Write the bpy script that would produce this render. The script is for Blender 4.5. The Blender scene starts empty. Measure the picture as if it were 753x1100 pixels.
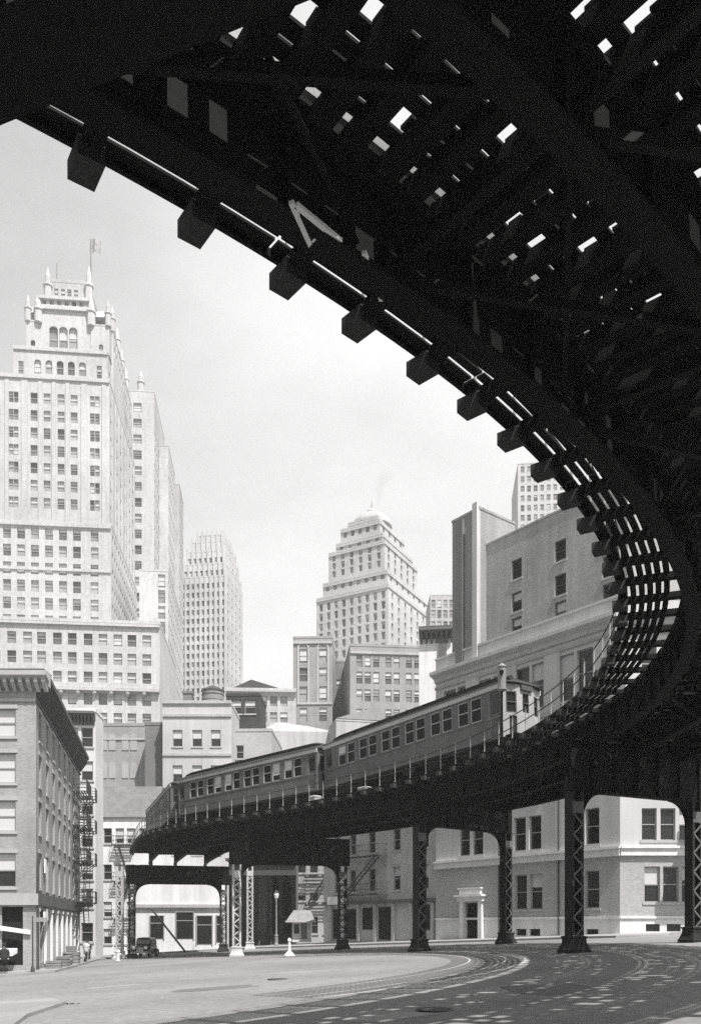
import bpy, math, random
from mathutils import Vector, Matrix
random.seed(11)
S = bpy.context.scene
COL = S.collection
F, CH, HV = 909.0, 1.7, 995.0          # focal length in photo pixels, camera height, horizon row
PI = math.pi
R = math.radians

# ------------------------------------------------------------------ helpers
def at(u, v, Y):
    return Vector(((u-376.5)/F*Y, Y, CH+(HV-v)*Y/F))
def gz(x):
    return .06*max(-34, min(34, x))
def on_ground(u, v):
    q = (u-376.5)/F
    Y = CH*F/((v-HV)+.06*F*q)
    return Vector((q*Y, Y, gz(q*Y)))
def wl(o):
    p = Vector((0, 0, 0))
    while o is not None:
        p += o.location; o = o.parent
    return p

class MB:
    def __init__(s): s.v = []; s.f = []; s.m = []
    def add(s, vs, fs, m=0):
        b = len(s.v); s.v += [tuple(p) for p in vs]
        for f in fs: s.f.append([b+i for i in f]); s.m.append(m)
    def quad(s, a, b, c, d, m=0): s.add([a, b, c, d], [[0, 1, 2, 3]], m)
    def poly(s, pts, m=0): s.add(pts, [list(range(len(pts)))], m)
    def hexa(s, p, m=0):                       # 8 points: bottom ring, top ring
        s.add(p, [[3, 2, 1, 0], [4, 5, 6, 7], [0, 1, 5, 4], [1, 2, 6, 5], [2, 3, 7, 6], [3, 0, 4, 7]], m)
    def box(s, c, size, ax=None, m=0):
        c = Vector(c); x, y, z = [k/2 for k in size]
        A = ax or (Vector((1, 0, 0)), Vector((0, 1, 0)), Vector((0, 0, 1)))
        pts = [c+A[0]*i*x+A[1]*j*y+A[2]*k*z for k in (-1, 1) for i, j in ((-1, -1), (1, -1), (1, 1), (-1, 1))]
        s.hexa(pts, m)
    def bx(s, x0, x1, y0, y1, z0, z1, m=0):
        s.box(((x0+x1)/2, (y0+y1)/2, (z0+z1)/2), (x1-x0, y1-y0, z1-z0), None, m)
    def bar(s, a, b, w, h, m=0, up=None):      # rectangular bar from a to b
        a = Vector(a); b = Vector(b); d = b-a; L = d.length
        if L < 1e-6: return
        d.normalize(); up = up or Vector((0, 0, 1))
        if abs(d.dot(up)) > .98: up = Vector((1, 0, 0))
        r = d.cross(up).normalized(); q = r.cross(d)
        s.box((a+b)/2, (L, w, h), (d, r, q), m)
    def tube(s, a, b, r0, r1=None, n=8, m=0, cap=True):
        a = Vector(a); b = Vector(b); d = (b-a).normalized(); r1 = r0 if r1 is None else r1
        up = Vector((0, 0, 1)) if abs(d.z) < .9 else Vector((1, 0, 0))
        p = d.cross(up).normalized(); q = p.cross(d)
        vs = []
        for c, r in ((a, r0), (b, r1)):
            vs += [c+(p*math.cos(2*PI*i/n)+q*math.sin(2*PI*i/n))*r for i in range(n)]
        fs = [[i, (i+1) % n, n+(i+1) % n, n+i] for i in range(n)]
        if cap: fs += [list(range(n))[::-1], list(range(n, 2*n))]
        s.add(vs, fs, m)
    def lathe(s, c, prof, n=12, m=0, ang0=0):  # prof: (radius, z)
        c = Vector(c); vs = []; fs = []
        for r, z in prof:
            vs += [c+Vector((r*math.cos(ang0+2*PI*i/n), r*math.sin(ang0+2*PI*i/n), z)) for i in range(n)]
        for k in range(len(prof)-1):
            for i in range(n):
                j = (i+1) % n
                fs.append([k*n+i, k*n+j, (k+1)*n+j, (k+1)*n+i])
        fs.append(list(range(n))[::-1]); fs.append([(len(prof)-1)*n+i for i in range(n)])
        s.add(vs, fs, m)
    def prism(s, pts, off, m=0):               # planar polygon (3-D points) swept by off
        n = len(pts); off = Vector(off); P = [Vector(p) for p in pts]
        s.add(P+[p+off for p in P], [list(range(n))[::-1], list(range(n, 2*n))]+[[i, (i+1) % n, n+(i+1) % n, n+i] for i in range(n)], m)
    def sweep(s, rings, m=0, closed=True):     # list of rings with the same count
        n = len(rings[0]); vs = [p for r in rings for p in r]; fs = []
        for k in range(len(rings)-1):
            for i in range(n if closed else n-1):
                j = (i+1) % n
                fs.append([k*n+i, k*n+j, (k+1)*n+j, (k+1)*n+i])
        if closed: fs += [list(range(n))[::-1], [(len(rings)-1)*n+i for i in range(n)]]
        s.add(vs, fs, m)
    def mesh(s, name, mats, smooth=False):
        me = bpy.data.meshes.new(name)
        me.from_pydata(s.v, [], s.f); 
        for mt in (mats if isinstance(mats, (list, tuple)) else [mats]): me.materials.append(mt)
        for p, k in zip(me.polygons, s.m): p.material_index = k; p.use_smooth = smooth
        uv = me.uv_layers.new(name='UVMap').data
        for p in me.polygons:
            n = p.normal
            if abs(n.z) < .75:
                t = Vector((-n.y, n.x, 0)); t.normalize()
                for li in p.loop_indices:
                    c = me.vertices[me.loops[li].vertex_index].co
                    uv[li].uv = (c.x*t.x+c.y*t.y, c.z)
            else:
                for li in p.loop_indices:
                    c = me.vertices[me.loops[li].vertex_index].co
                    uv[li].uv = (c.x, c.y)
        return me
    def build(s, name, mats, parent=None, local=False, smooth=False):
        o = bpy.data.objects.new(name, s.mesh(name, mats, smooth)); COL.objects.link(o)
        if parent is not None:
            o.parent = parent
            if not local: o.location = -wl(parent)
        return o
def place(name, me, parent, loc=(0, 0, 0), rz=0):
    o = bpy.data.objects.new(name, me); COL.objects.link(o)
    if parent is not None: o.parent = parent
    o.location = loc; o.rotation_euler = (0, 0, rz)
    return o
def tag(o, label=None, cat=None, group=None, kind=None):
    if label: o['label'] = label
    if cat: o['category'] = cat
    if group: o['group'] = group
    if kind: o['kind'] = kind
    return o
def thing(name, label, cat, loc=(0, 0, 0), group=None):
    o = bpy.data.objects.new(name, None); COL.objects.link(o); o.location = loc
    return tag(o, label, cat, group)
def copy_tree(o, parent=None):
    c = o.copy(); COL.objects.link(c); c.parent = parent
    for ch in o.children: copy_tree(ch, c)
    return c

# ------------------------------------------------------------------ materials (all neutral grey: the photograph is black and white)
MATS = {}
def gray(name, val, rough=.85, var=.25, scale=6, fine=60, bump=0, spec=.3, metal=0, streak=0, brick=None):
    if name in MATS: return MATS[name]
    m = bpy.data.materials.new(name); m.use_nodes = True; nt = m.node_tree; N = nt.nodes; L = nt.links
    b = N['Principled BSDF']; b.inputs['Roughness'].default_value = rough; b.inputs['Metallic'].default_value = metal
    b.inputs['Specular IOR Level'].default_value = spec
    tc = N.new('ShaderNodeTexCoord')
    uvs = tc.outputs['UV']; ob = tc.outputs['Object']
    def noise(sc, det, vec):
        n = N.new('ShaderNodeTexNoise'); n.inputs['Scale'].default_value = sc; n.inputs['Detail'].default_value = det
        L.new(vec, n.inputs['Vector']); return n.outputs['Fac']
    def math_(op, a, bb):
        n = N.new('ShaderNodeMath'); n.operation = op
        for i, x in enumerate((a, bb)):
            if isinstance(x, (int, float)): n.inputs[i].default_value = x
            else: L.new(x, n.inputs[i])
        return n.outputs[0]
    n1 = noise(1/scale, 6, ob); n2 = noise(fine, 3, uvs)
    f = math_('ADD', math_('MULTIPLY', math_('SUBTRACT', n1, .5), var*2.2), math_('MULTIPLY', math_('SUBTRACT', n2, .5), var*1.6))
    if streak:
        mp = N.new('ShaderNodeMapping'); mp.inputs['Scale'].default_value = (1.6, .12, 1); L.new(uvs, mp.inputs['Vector'])
        f = math_('ADD', f, math_('MULTIPLY', math_('SUBTRACT', noise(1.0, 5, mp.outputs[0]), .5), streak*2))
    f = math_('ADD', f, 1.0)
    hgt = n2
    if brick:
        bt = N.new('ShaderNodeTexBrick'); bt.inputs['Scale'].default_value = 1; bt.inputs['Brick Width'].default_value = brick[0]
        bt.inputs['Row Height'].default_value = brick[1]; bt.inputs['Mortar Size'].default_value = brick[2]
        bt.inputs['Color1'].default_value = (1, 1, 1, 1); bt.inputs['Color2'].default_value = (.78, .78, .78, 1)
        k = brick[3]; bt.inputs['Mortar'].default_value = (k, k, k, 1); L.new(uvs, bt.inputs['Vector'])
        bw = N.new('ShaderNodeRGBToBW'); L.new(bt.outputs['Color'], bw.inputs[0])
        f = math_('MULTIPLY', f, bw.outputs[0]); hgt = math_('ADD', math_('MULTIPLY', n2, .3), bw.outputs[0])
    f = math_('MULTIPLY', f, val)
    f = math_('MAXIMUM', f, val*.25)
    cb = N.new('ShaderNodeCombineColor')
    for i in range(3): L.new(f, cb.inputs[i])
    L.new(cb.outputs[0], b.inputs['Base Color'])
    if bump:
        bp = N.new('ShaderNodeBump'); bp.inputs['Strength'].default_value = bump; bp.inputs['Distance'].default_value = .02
        L.new(hgt, bp.inputs['Height']); L.new(bp.outputs[0], b.inputs['Normal'])
    MATS[name] = m; return m
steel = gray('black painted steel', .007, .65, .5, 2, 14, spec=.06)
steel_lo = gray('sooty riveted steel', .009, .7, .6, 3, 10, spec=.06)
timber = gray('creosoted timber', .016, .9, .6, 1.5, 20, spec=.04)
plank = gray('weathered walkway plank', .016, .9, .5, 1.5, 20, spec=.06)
railm = gray('worn rail steel', .25, .4, .3, 2, 20, metal=.6)
col_shade = gray('shade-toned weathered column paint', .022, .7, .6, 1.5, 9, spec=.12, streak=.3)  # columns standing in shade: the shadow is put into this dark tone
lace_lit = gray('light-catching lacing bars', .10, .6, .6, 1.5, 9, spec=.2)  # lighter than the dark columns, painting in light caught by the lacing
col_lit = gray('sun-toned column paint', .42, .7, .35, 1.2, 9, streak=.35)  # sunlit columns: pale copy of the column paint, sunlight put into the colour
trglass = gray('dark carriage glass', .012, .35, .4, 3, 2, spec=.15)
glass = gray('dark window glass', .022, .12, .5, 3, 2, spec=.5)
tglass = gray('far window glass', .2, .3, .6, 6, 1, spec=.4)  # base tone raised to paint haze and reflected sky into far panes
tglass2 = gray('dim far window glass', .09, .25, .6, 6, 1, spec=.4)
tglass3 = gray('bright far window glass', .3, .25, .5, 6, 1, spec=.5)
blindm = gray('pale window blind', .50, .9, .15, 3, 20)
framem = gray('painted sash frame', .30, .7, .2, 1, 30)
darkframe = gray('dark sash frame', .06, .7, .2, 1, 30)
limestone = gray('pale limestone', .43, .85, .3, 14, 1.2, streak=.25)
limestone2 = gray('weathered limestone', .38, .85, .34, 14, 1.2, streak=.25)
stonew = gray('white building stone', .55, .85, .22, 4, 12, streak=.18)
brickL = gray('dusty pale brick', .33, .9, .36, 3, 14, .25, streak=.18, brick=(.24, .08, .008, .72))
brickM = gray('grey brick', .27, .9, .28, 4, 14, .2, streak=.2, brick=(.24, .08, .008, 1.25))
brickD = gray('dark brick', .15, .9, .3, 4, 14, .2, streak=.2, brick=(.24, .08, .008, 1.3))
brickR = gray('warm grey brick', .37, .9, .36, 5, 14, .3, streak=.3, brick=(.24, .08, .008, .75))
plaster = gray('whitewashed plaster', .62, .9, .2, 3, 14, streak=.3)
slate = gray('slate roof', .16, .8, .3, 2, 12, .2, brick=(.5, .3, .01, .7))
tar = gray('tar roof', .06, .9, .4, 3, 8)
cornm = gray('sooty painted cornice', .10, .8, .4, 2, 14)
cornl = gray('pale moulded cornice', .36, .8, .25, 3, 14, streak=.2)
darkin = gray('unlit interior', .012, .9, .3, 2, 5)
irond = gray('rusted iron', .05, .8, .4, 1, 14)
carside = gray('train side paint', .105, .55, .35, 3, 8, spec=.35, streak=.4)
carlight = gray('train letterboard paint', .42, .6, .25, 2, 12, streak=.2)
carfront = gray('train front paint', .30, .55, .3, 1.5, 8, streak=.35)
carroof = gray('train roof canvas', .03, .8, .4, 2, 10)
under = gray('greasy running gear', .02, .7, .5, 1, 10)
ground_m = gray('worn street asphalt', .21, .92, .42, 7, 5, .6, spec=.15, brick=(.30, .15, .02, .86))
sidewalk_m = gray('concrete pavement', .25, .9, .2, 4, 9, .2, brick=(1.5, 1.5, .03, .75))
kerb_m = gray('granite kerb', .26, .85, .3, 1.2, 10)
setts = gray('granite setts', .15, .85, .35, 2, 9, .6, brick=(.28, .14, .02, .45))
cloth = gray('dark wool', .03, .95, .3, .3, 20)
cloth2 = gray('pale shirt', .5, .95, .2, .3, 20)
skin = gray('skin', .35, .6, .1, .3, 20)
black_paint = gray('black car enamel', .015, .2, .2, 2, 5, spec=.5)
chrome = gray('bright plated metal', .6, .25, .1, 2, 5, metal=.8)
whitep = gray('white paint', .75, .7, .15, 1, 12)
wood = gray('grey crate wood', .2, .9, .4, .5, 18)

# ------------------------------------------------------------------ camera, light, sky
cam = bpy.data.cameras.new('camera'); co = bpy.data.objects.new('camera', cam); COL.objects.link(co)
co.location = (0, 0, CH); co.rotation_euler = (R(90), 0, 0)
cam.sensor_fit = 'VERTICAL'; cam.sensor_height = 36; cam.sensor_width = 36
cam.lens = F/1100*36; cam.shift_y = (HV-550)/1100; cam.clip_end = 5000; cam.clip_start = .05
S.camera = co
sunh = Vector((.545, -.838)); EL = 60
sl = bpy.data.lights.new('sun', 'SUN'); sl.energy = 5.0; sl.angle = R(.53); sl.color = (1, .985, .965)
so = bpy.data.objects.new('sun', sl); COL.objects.link(so)
sd = Vector((sunh.x*math.cos(R(EL)), sunh.y*math.cos(R(EL)), math.sin(R(EL))))
so.rotation_euler = sd.to_track_quat('Z', 'Y').to_euler(); so.location = (30, -30, 60)
W = bpy.data.worlds.new('World'); S.world = W; W.use_nodes = True
nt = W.node_tree; N = nt.nodes; L = nt.links; bg = N['Background']
sk = N.new('ShaderNodeTexSky'); sk.sky_type = 'NISHITA'; sk.sun_disc = False; sk.sun_elevation = R(EL)
sk.sun_rotation = math.atan2(sunh.x, sunh.y); sk.dust_density = 3; sk.air_density = 1.2
bw = N.new('ShaderNodeRGBToBW'); L.new(sk.outputs[0], bw.inputs[0])
tc = N.new('ShaderNodeTexCoord')
mp = N.new('ShaderNodeMapping'); mp.inputs['Scale'].default_value = (1, 1, 2.2); L.new(tc.outputs['Generated'], mp.inputs['Vector'])
cl = N.new('ShaderNodeTexNoise'); cl.inputs['Scale'].default_value = 2.2; cl.inputs['Detail'].default_value = 7; cl.inputs['Roughness'].default_value = .55
L.new(mp.outputs[0], cl.inputs['Vector'])
rp = N.new('ShaderNodeMapRange'); rp.inputs['From Min'].default_value = .36; rp.inputs['From Max'].default_value = .66
rp.inputs['To Min'].default_value = .66; rp.inputs['To Max'].default_value = 1.0
L.new(cl.outputs['Fac'], rp.inputs['Value'])
dt = N.new('ShaderNodeVectorMath'); dt.operation = 'DOT_PRODUCT'; dt.inputs[1].default_value = Vector((-.62, .62, .62)).normalized()   # a darker bank of cloud up to the left
L.new(tc.outputs['Generated'], dt.inputs[0])
dr_ = N.new('ShaderNodeMapRange'); dr_.interpolation_type = 'SMOOTHSTEP'; dr_.inputs['From Min'].default_value = .78; dr_.inputs['From Max'].default_value = 1.0; dr_.inputs['To Min'].default_value = 0; dr_.inputs['To Max'].default_value = .52
L.new(dt.outputs['Value'], dr_.inputs['Value'])
sb_ = N.new('ShaderNodeMath'); sb_.operation = 'SUBTRACT'; L.new(rp.outputs[0], sb_.inputs[0]); L.new(dr_.outputs[0], sb_.inputs[1]); sb_.use_clamp = True
sp = N.new('ShaderNodeSeparateXYZ'); L.new(tc.outputs['Generated'], sp.inputs[0])
def sm(src, a, b, c, d):
    n_ = N.new('ShaderNodeMapRange'); n_.interpolation_type = 'SMOOTHSTEP'; n_.inputs['From Min'].default_value = a; n_.inputs['From Max'].default_value = b; n_.inputs['To Min'].default_value = c; n_.inputs['To Max'].default_value = d; L.new(src, n_.inputs['Value']); return n_.outputs[0]
f1 = sm(sp.outputs['Z'], .72, .9, 1, 0); f2 = sm(sp.outputs['Y'], .2, .62, .08, 1)          # the bright haze bank stands ahead and low, clear sky behind and overhead
m1 = N.new('ShaderNodeMath'); m1.operation = 'MULTIPLY'; L.new(f1, m1.inputs[0]); L.new(f2, m1.inputs[1])
m2 = N.new('ShaderNodeMath'); m2.operation = 'MULTIPLY'; L.new(sb_.outputs[0], m2.inputs[0]); L.new(m1.outputs[0], m2.inputs[1])
mx = N.new('ShaderNodeMix'); mx.data_type = 'FLOAT'
L.new(m2.outputs[0], mx.inputs['Factor']); L.new(bw.outputs[0], mx.inputs['A']); mx.inputs['B'].default_value = 6.2
cb = N.new('ShaderNodeCombineColor')
for i in range(3): L.new(mx.outputs['Result'], cb.inputs[i])
L.new(cb.outputs[0], bg.inputs['Color']); bg.inputs['Strength'].default_value = .10
vs = S.view_settings; vs.view_transform = 'Standard'; vs.look = 'None'; vs.gamma = 1; vs.use_curve_mapping = False; vs.exposure = .7
S.cycles.use_denoising = False
S.cycles.max_bounces = 6; S.cycles.volume_bounces = 1

# ------------------------------------------------------------------ ground
mb = MB()
xs = [-900, -300, -120, -60, -34, -20, -10, 0, 10, 20, 34, 60, 120, 300, 900]; ys = [-200, -40, 0, 20, 40, 60, 90, 140, 300, 700, 2500]
for i in range(len(xs)-1):
    for j in range(len(ys)-1):
        mb.quad(*[(x, y, gz(x)) for x, y in ((xs[i], ys[j]), (xs[i+1], ys[j]), (xs[i+1], ys[j+1]), (xs[i], ys[j+1]))])
tag(mb.build('ground', ground_m), kind='structure')

def paving(name, pts, h, mat, kerb=True):
    mb = MB(); n = len(pts)
    top = [Vector((p[0], p[1], gz(p[0])+h)) for p in pts]
    mb.poly(top)
    if kerb:
        for i in range(n):
            a = top[i]; b = top[(i+1) % n]
            mb.quad(b, a, a-Vector((0, 0, h+.3)), b-Vector((0, 0, h+.3)), 1)
    return tag(mb.build(name, [mat, kerb_m]), kind='structure')
# ------------------------------------------------------------------ wall with openings, windows, buildings
def dirs(a): return Vector((math.cos(a), math.sin(a), 0)), Vector((math.sin(a), -math.cos(a), 0))
def wall(mb, P, a, w, z0, z1, ops, depth, m=0, mr=0):
    d, n = dirs(a); P = Vector((P[0], P[1], 0))
    X = sorted({0, w} | {max(0, min(w, k)) for o in ops for k in o[:2]}); Z = sorted({z0, z1} | {max(z0, min(z1, k)) for o in ops for k in o[2:4]})
    def pt(x, z, r=0): return P+d*x-n*r+Vector((0, 0, z))
    for i in range(len(X)-1):
        for j in range(len(Z)-1):
            xc = (X[i]+X[i+1])/2; zc = (Z[j]+Z[j+1])/2
            if any(o[0] < xc < o[1] and o[2] < zc < o[3] for o in ops): continue
            mb.quad(pt(X[i], Z[j]), pt(X[i+1], Z[j]), pt(X[i+1], Z[j+1]), pt(X[i], Z[j+1]), m)
    for o in ops:
        x0, x1, a0, a1 = o[:4]
        mb.quad(pt(x0, a0), pt(x0, a0, depth), pt(x0, a1, depth), pt(x0, a1), mr); mb.quad(pt(x1, a0, depth), pt(x1, a0), pt(x1, a1), pt(x1, a1, depth), mr)
        mb.quad(pt(x0, a0), pt(x1, a0), pt(x1, a0, depth), pt(x0, a0, depth), mr); mb.quad(pt(x0, a1, depth), pt(x1, a1, depth), pt(x1, a1), pt(x0, a1), mr)
        if len(o) > 4 and o[4]:                       # round head: fill the two spandrels
            r = (x1-x0)/2; xc = (x0+x1)/2
            for sg in (-1, 1):
                arc = [pt(xc+sg*r*math.cos(t*PI/12), a1-r+r*math.sin(t*PI/12), .001) for t in range(7)]
                pp = [pt(xc+sg*r, a1, .001)]+(arc if sg > 0 else arc)
                mb.poly(pp if sg < 0 else pp[::-1], m)
PROTO = {}
def window_meshes(w, h, style):
    k = (round(w, 2), round(h, 2), style)
    if k in PROTO: return PROTO[k]
    r = {}
    g = MB(); g.bx(-w/2, w/2, 0, .03, 0, h); 
    if style in ('sash', 'dark', 'stone', 'train'):
        r['window'] = g.mesh('window', trglass if style in ('train', 'dark') else glass)
        f = MB(); t = min(.075, w*.09); y0, y1 = -.07, -.002
        f.bx(-w/2, -w/2+t, y0, y1, 0, h); f.bx(w/2-t, w/2, y0, y1, 0, h); f.bx(-w/2+t, w/2-t, y0, y1, 0, t); f.bx(-w/2+t, w/2-t, y0, y1, h-t, h)
        f.bx(-w/2+t, w/2-t, y0-.012, y1, h*.5-t*.45, h*.5+t*.45)
        r['frame'] = f.mesh('frame', darkframe if style == 'dark' else framem)
        if True:
            s_ = MB(); s_.bx(-w/2-.12, w/2+.12, -.30, -.072, -.16, -.002); r['sill'] = s_.mesh('sill', cornl)
            l_ = MB(); l_.bx(-w/2-.14, w/2+.14, -.26, -.185, h+.002, h+.24); r['lintel'] = l_.mesh('lintel', cornl)
        for q in (35, 50, 62, 92):
            b = MB(); hh = h*q/100; b.bx(-w/2+t, w/2-t, -.02, -.003, h-t-hh, h-t); r['blind%d' % q] = b.mesh('blind', blindm)
    else:
        for i, (q, gm) in enumerate(((0, 0), (.3, 3), (.5, 0), (.5, 4), (.85, 3), (0, 4), (.2, 0), (.4, 4), (0, 3))):
            g = MB(); g.bx(-w/2, w/2, 0, .05, 0, h, gm)
            if q: g.bx(-w/2+.04, w/2-.04, -.05, -.01, h*(1-q), h-.04, 1)
            if style == 'pair': g.bx(-w*.05, w*.05, -.12, -.06, 0, h, 2)
            g.bx(-w/2, w/2, -.1, -.055, h*.49, h*.54, 2)
            r['t%d' % i] = g.mesh('window', [tglass, blindm, framem, tglass2, tglass3])
    PROTO[k] = r; return r
class Bldg:
    """One building: an Empty; walls, cornices and windows become its parts."""
    def __init__(s, name, label, P, a=0, z0=None, group=None):
        s.P = Vector((P[0], P[1], 0)); s.a = a; s.z0 = gz(P[0])-.4 if z0 is None else z0
        s.o = thing(name, label, 'building', (P[0], P[1], s.z0), group); s.wins = []
    def X(s, u, P=None, a=None):                     # distance along a facade where photo column u meets it
        P = s.P if P is None else P; d, _ = dirs(s.a if a is None else a); q = (u-376.5)/F
        return (q*P[1]-P[0])/(d.x-q*d.y)
    def ops(s, cols, rows, w, h, arch=False):
        return [(x-w/2, x+w/2, z, z+h, arch) for x in cols for z in rows]
    def block(s, P, a, w, dep, z0, z1, mat, front=(), right=(), left=(), depth=.22, style='tower', name='wall', roof=None, rightstyle=None, cap=.35):
        """four walls from the front-left corner P; windows fill every opening"""
        mb = MB(); d, n = dirs(a); P = Vector((P[0], P[1], 0))
        wall(mb, P, a, w, z0, z1, list(front), depth)
        Q = P+d*w; wall(mb, Q, a+PI/2, dep, z0, z1, list(right), depth)
        T = Q-n*dep; wall(mb, T, a+PI, w, z0, z1, [], depth)
        U = P-n*dep; wall(mb, U, a-PI/2, dep, z0, z1, list(left), depth)
        o = mb.build(name, mat, s.o)
        rb = MB(); c = P+d*w/2-n*dep/2; ax = (d, -n, Vector((0, 0, 1)))
        rb.box((c.x, c.y, z1-.16), (w-.01, dep-.01, .3), ax)
        if cap:
            for cc, sz in ((P+d*w/2+n*.0-n*.15, (w+.1, .4, cap)), (Q-d*.15-n*dep/2, (.4, dep-.82, cap)), (P+d*.15-n*dep/2, (.4, dep-.82, cap)), (U+d*w/2+n*.15, (w+.1, .4, cap))):
                rb.box((cc.x, cc.y, z1+cap/2+.002), sz, ax)
        rb.build('roof', roof or mat, o)
        for OP, PP, aa, st in ((front, P, a, style), (right, Q, a+PI/2, rightstyle or style), (left, U, a-PI/2, style)):
            dd, nn = dirs(aa)
            for q in OP:
                c = PP+dd*(q[0]+q[1])/2-nn*(depth-.005)
                s.wins.append((Vector((c.x, c.y, q[2])), aa, q[1]-q[0], q[3]-q[2], st))
        return o
    def done(s, blinds=.5, most=100, pulls=(35, 50, 62)):
        W_ = sorted(s.wins, key=lambda t: (Vector((t[0].x, t[0].y, 0)).length, -t[0].z))
        base = wl(s.o)
        if len(W_) > most:                            # keep the ones in frame and unhidden first: higher ones are in view
            W_ = sorted(s.wins, key=lambda t: -t[0].z)
        rest = MB()
        for i, (c, a, w, h, st) in enumerate(W_):
            pr = window_meshes(w, h, st)
            if 'window' in pr:
                o = place('window', pr['window'], s.o, c-base, a)
                place('frame', pr['frame'], o)
                if 'sill' in pr and st == 'sash': place('sill', pr['sill'], o); place('lintel', pr['lintel'], o)
                if st in ('stone', 'dark'): place('sill', pr['sill'], o)
                if random.random() < blinds: place('blind', pr['blind%d' % random.choice(pulls)], o)
            else:
                me = pr['t%d' % random.choice((1, 2, 3, 4, 6, 7) if random.random() < blinds else (0, 5, 8))]
                if i < most: place('window', me, s.o, c-base, a)
                else:
                    M = Matrix.Translation(c) @ Matrix.Rotation(a, 4, 'Z')
                    vs = [M @ v.co for v in me.vertices]; b = len(rest.v); rest.v += [tuple(v) for v in vs]
                    for p in me.polygons: rest.f.append([b+k for k in p.vertices]); rest.m.append(p.material_index)
        if rest.v: tag(rest.build('window', [tglass, blindm, framem, tglass2, tglass3], s.o), kind='stuff')
        return s
def fr(a, b, n): return [a+(b-a)*i/(n-1) for i in range(n)] if n > 1 else [(a+b)/2]
def cornice(b, P, a, w, z, h, over, mat, brackets=0, bh=.5, name='cornice'):
    """moulded cornice along one wall (P = left end seen from outside)"""
    d, n = dirs(a); P = Vector((P[0], P[1], 0)); mb = MB()
    prof = [(.002, z), (over*.25, z+h*.1), (over*.3, z+h*.4), (over*.85, z+h*.62), (over, z+h*.7), (over, z+h), (.002, z+h)]
    rings = []
    for x in (-over*.0, w+over*.0):
        rings.append([P+d*x+n*p[0]+Vector((0, 0, p[1])) for p in prof])
    mb.sweep(rings)
    k = brackets
    for i in range(k):
        x = (i+.5)*w/k; c = P+d*x
        pts = [c+n*.01+Vector((0, 0, z-bh)), c+n*.12+Vector((0, 0, z-bh)), c+n*over*.8+Vector((0, 0, z+h*.3)), c+n*over*.8+Vector((0, 0, z+h*.58)), c+n*.01+Vector((0, 0, z+h*.58))]
        mb.prism([p-d*.11 for p in pts], d*.22)
    return mb.build(name, mat, b.o)
def band(b, P, a, x0, x1, z, h, out, mat, name='belt_course', mb=None):
    d, n = dirs(a); P = Vector((P[0], P[1], 0)); own = mb is None; mb = mb or MB()
    c = P+d*(x0+x1)/2+n*(out/2+.001); mb.box((c.x, c.y, z+h/2), (x1-x0, out, h), (d, n, Vector((0, 0, 1))))
    return mb.build(name, mat, b.o) if own else None
def zv(v, Y): return CH+(HV-v)*Y/F

# ------------------------------------------------------------------ elevated railway: one thing, its structure as parts
PIECES = [(14, 0), (26.88*R(118), 1/26.88), (16.8, 1/80), (3.0, 0), (14.0, -1/25), (8, 0), (5.5, -1/30)]
TAB = []
_h = R(10); _p = Vector((-18.12+26.88*math.cos(R(-80)), 31.85+26.88*math.sin(R(-80)), 0)) - Vector((math.cos(_h), math.sin(_h), 0))*14
STEP = .05
for ln, k in PIECES:
    for i in range(int(round(ln/STEP))):
        TAB.append((_p.copy(), _h))
        _h += k*STEP/2; _p = _p+Vector((math.cos(_h), math.sin(_h), 0))*STEP; _h += k*STEP/2
SMAX = (len(TAB)-1)*STEP
def path(s):
    p, h = TAB[max(0, min(len(TAB)-1, int(s/STEP+.5)))]
    return p, Vector((math.cos(h), math.sin(h), 0)), Vector((math.sin(h), -math.cos(h), 0)), h
SA = 14+26.88*R(80)
ZK = [(0, 9.0), (SA-26.88*R(90), 9.05), (SA-26.88*R(50), 8.47), (SA-26.88*R(30), 8.56), (SA-26.88*R(10), 8.71), (SA+26.88*R(9), 8.70), (SA+26.88*R(20), 8.5), (SA+26.88*R(30), 8.22), (SA+26.88*R(38)+7, 7.88), (SA+26.88*R(38)+17, 7.66), (SA+26.88*R(38)+27, 7.56), (SA+26.88*R(38)+40, 7.4), (SMAX+1, 7.2)]
def zd_raw(s):
    for (a, x), (b, y) in zip(ZK, ZK[1:]):
        if s <= b: return CH+x+(y-x)*(s-a)/(b-a)
    return CH+ZK[-1][1]
ZT = [sum(zd_raw(max(0, i*.5+k*.5)) for k in range(-5, 6))/11 for i in range(int(SMAX/.5)+2)]
def zd(s):
    i = max(0, min(len(ZT)-2, int(s/.5))); f = min(1, max(0, s/.5-i)); return ZT[i]*(1-f)+ZT[i+1]*f
def dp(s, o, z):
    p, t, n, h = path(s); return Vector((p.x+n.x*o, p.y+n.y*o, zd(s)+z))
S_ARC = 14+26.88*R(80)                      # s where the inner edge faces straight across (angle 0)
def s_ang(a): return S_ARC+26.88*R(a)
WD = 8.6
EL_ = thing('elevated_railway', 'black steel elevated railway curving overhead on lattice columns above the street', 'railway viaduct', (7.4, 43.4, gz(7.4)))
def ribbon(name, mat, prof, s0=0, s1=None, step=.5, parent=None, gaps=()):
    """profile (o, z) swept along the line"""
    s1 = SMAX if s1 is None else s1
    mb = MB(); runs = []; a = s0
    for g0, g1 in sorted(gaps): runs.append((a, g0)); a = g1
    runs.append((a, s1))
    for a, b in runs:
        n = max(1, int((b-a)/step)); mb.sweep([[dp(a+(b-a)*i/n, o, z) for o, z in prof] for i in range(n+1)])
    return mb.build(name, mat, parent or EL_)
def rect(o, w, z0, z1): return [(o-w/2, z0), (o+w/2, z0), (o+w/2, z1), (o-w/2, z1)]
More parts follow.
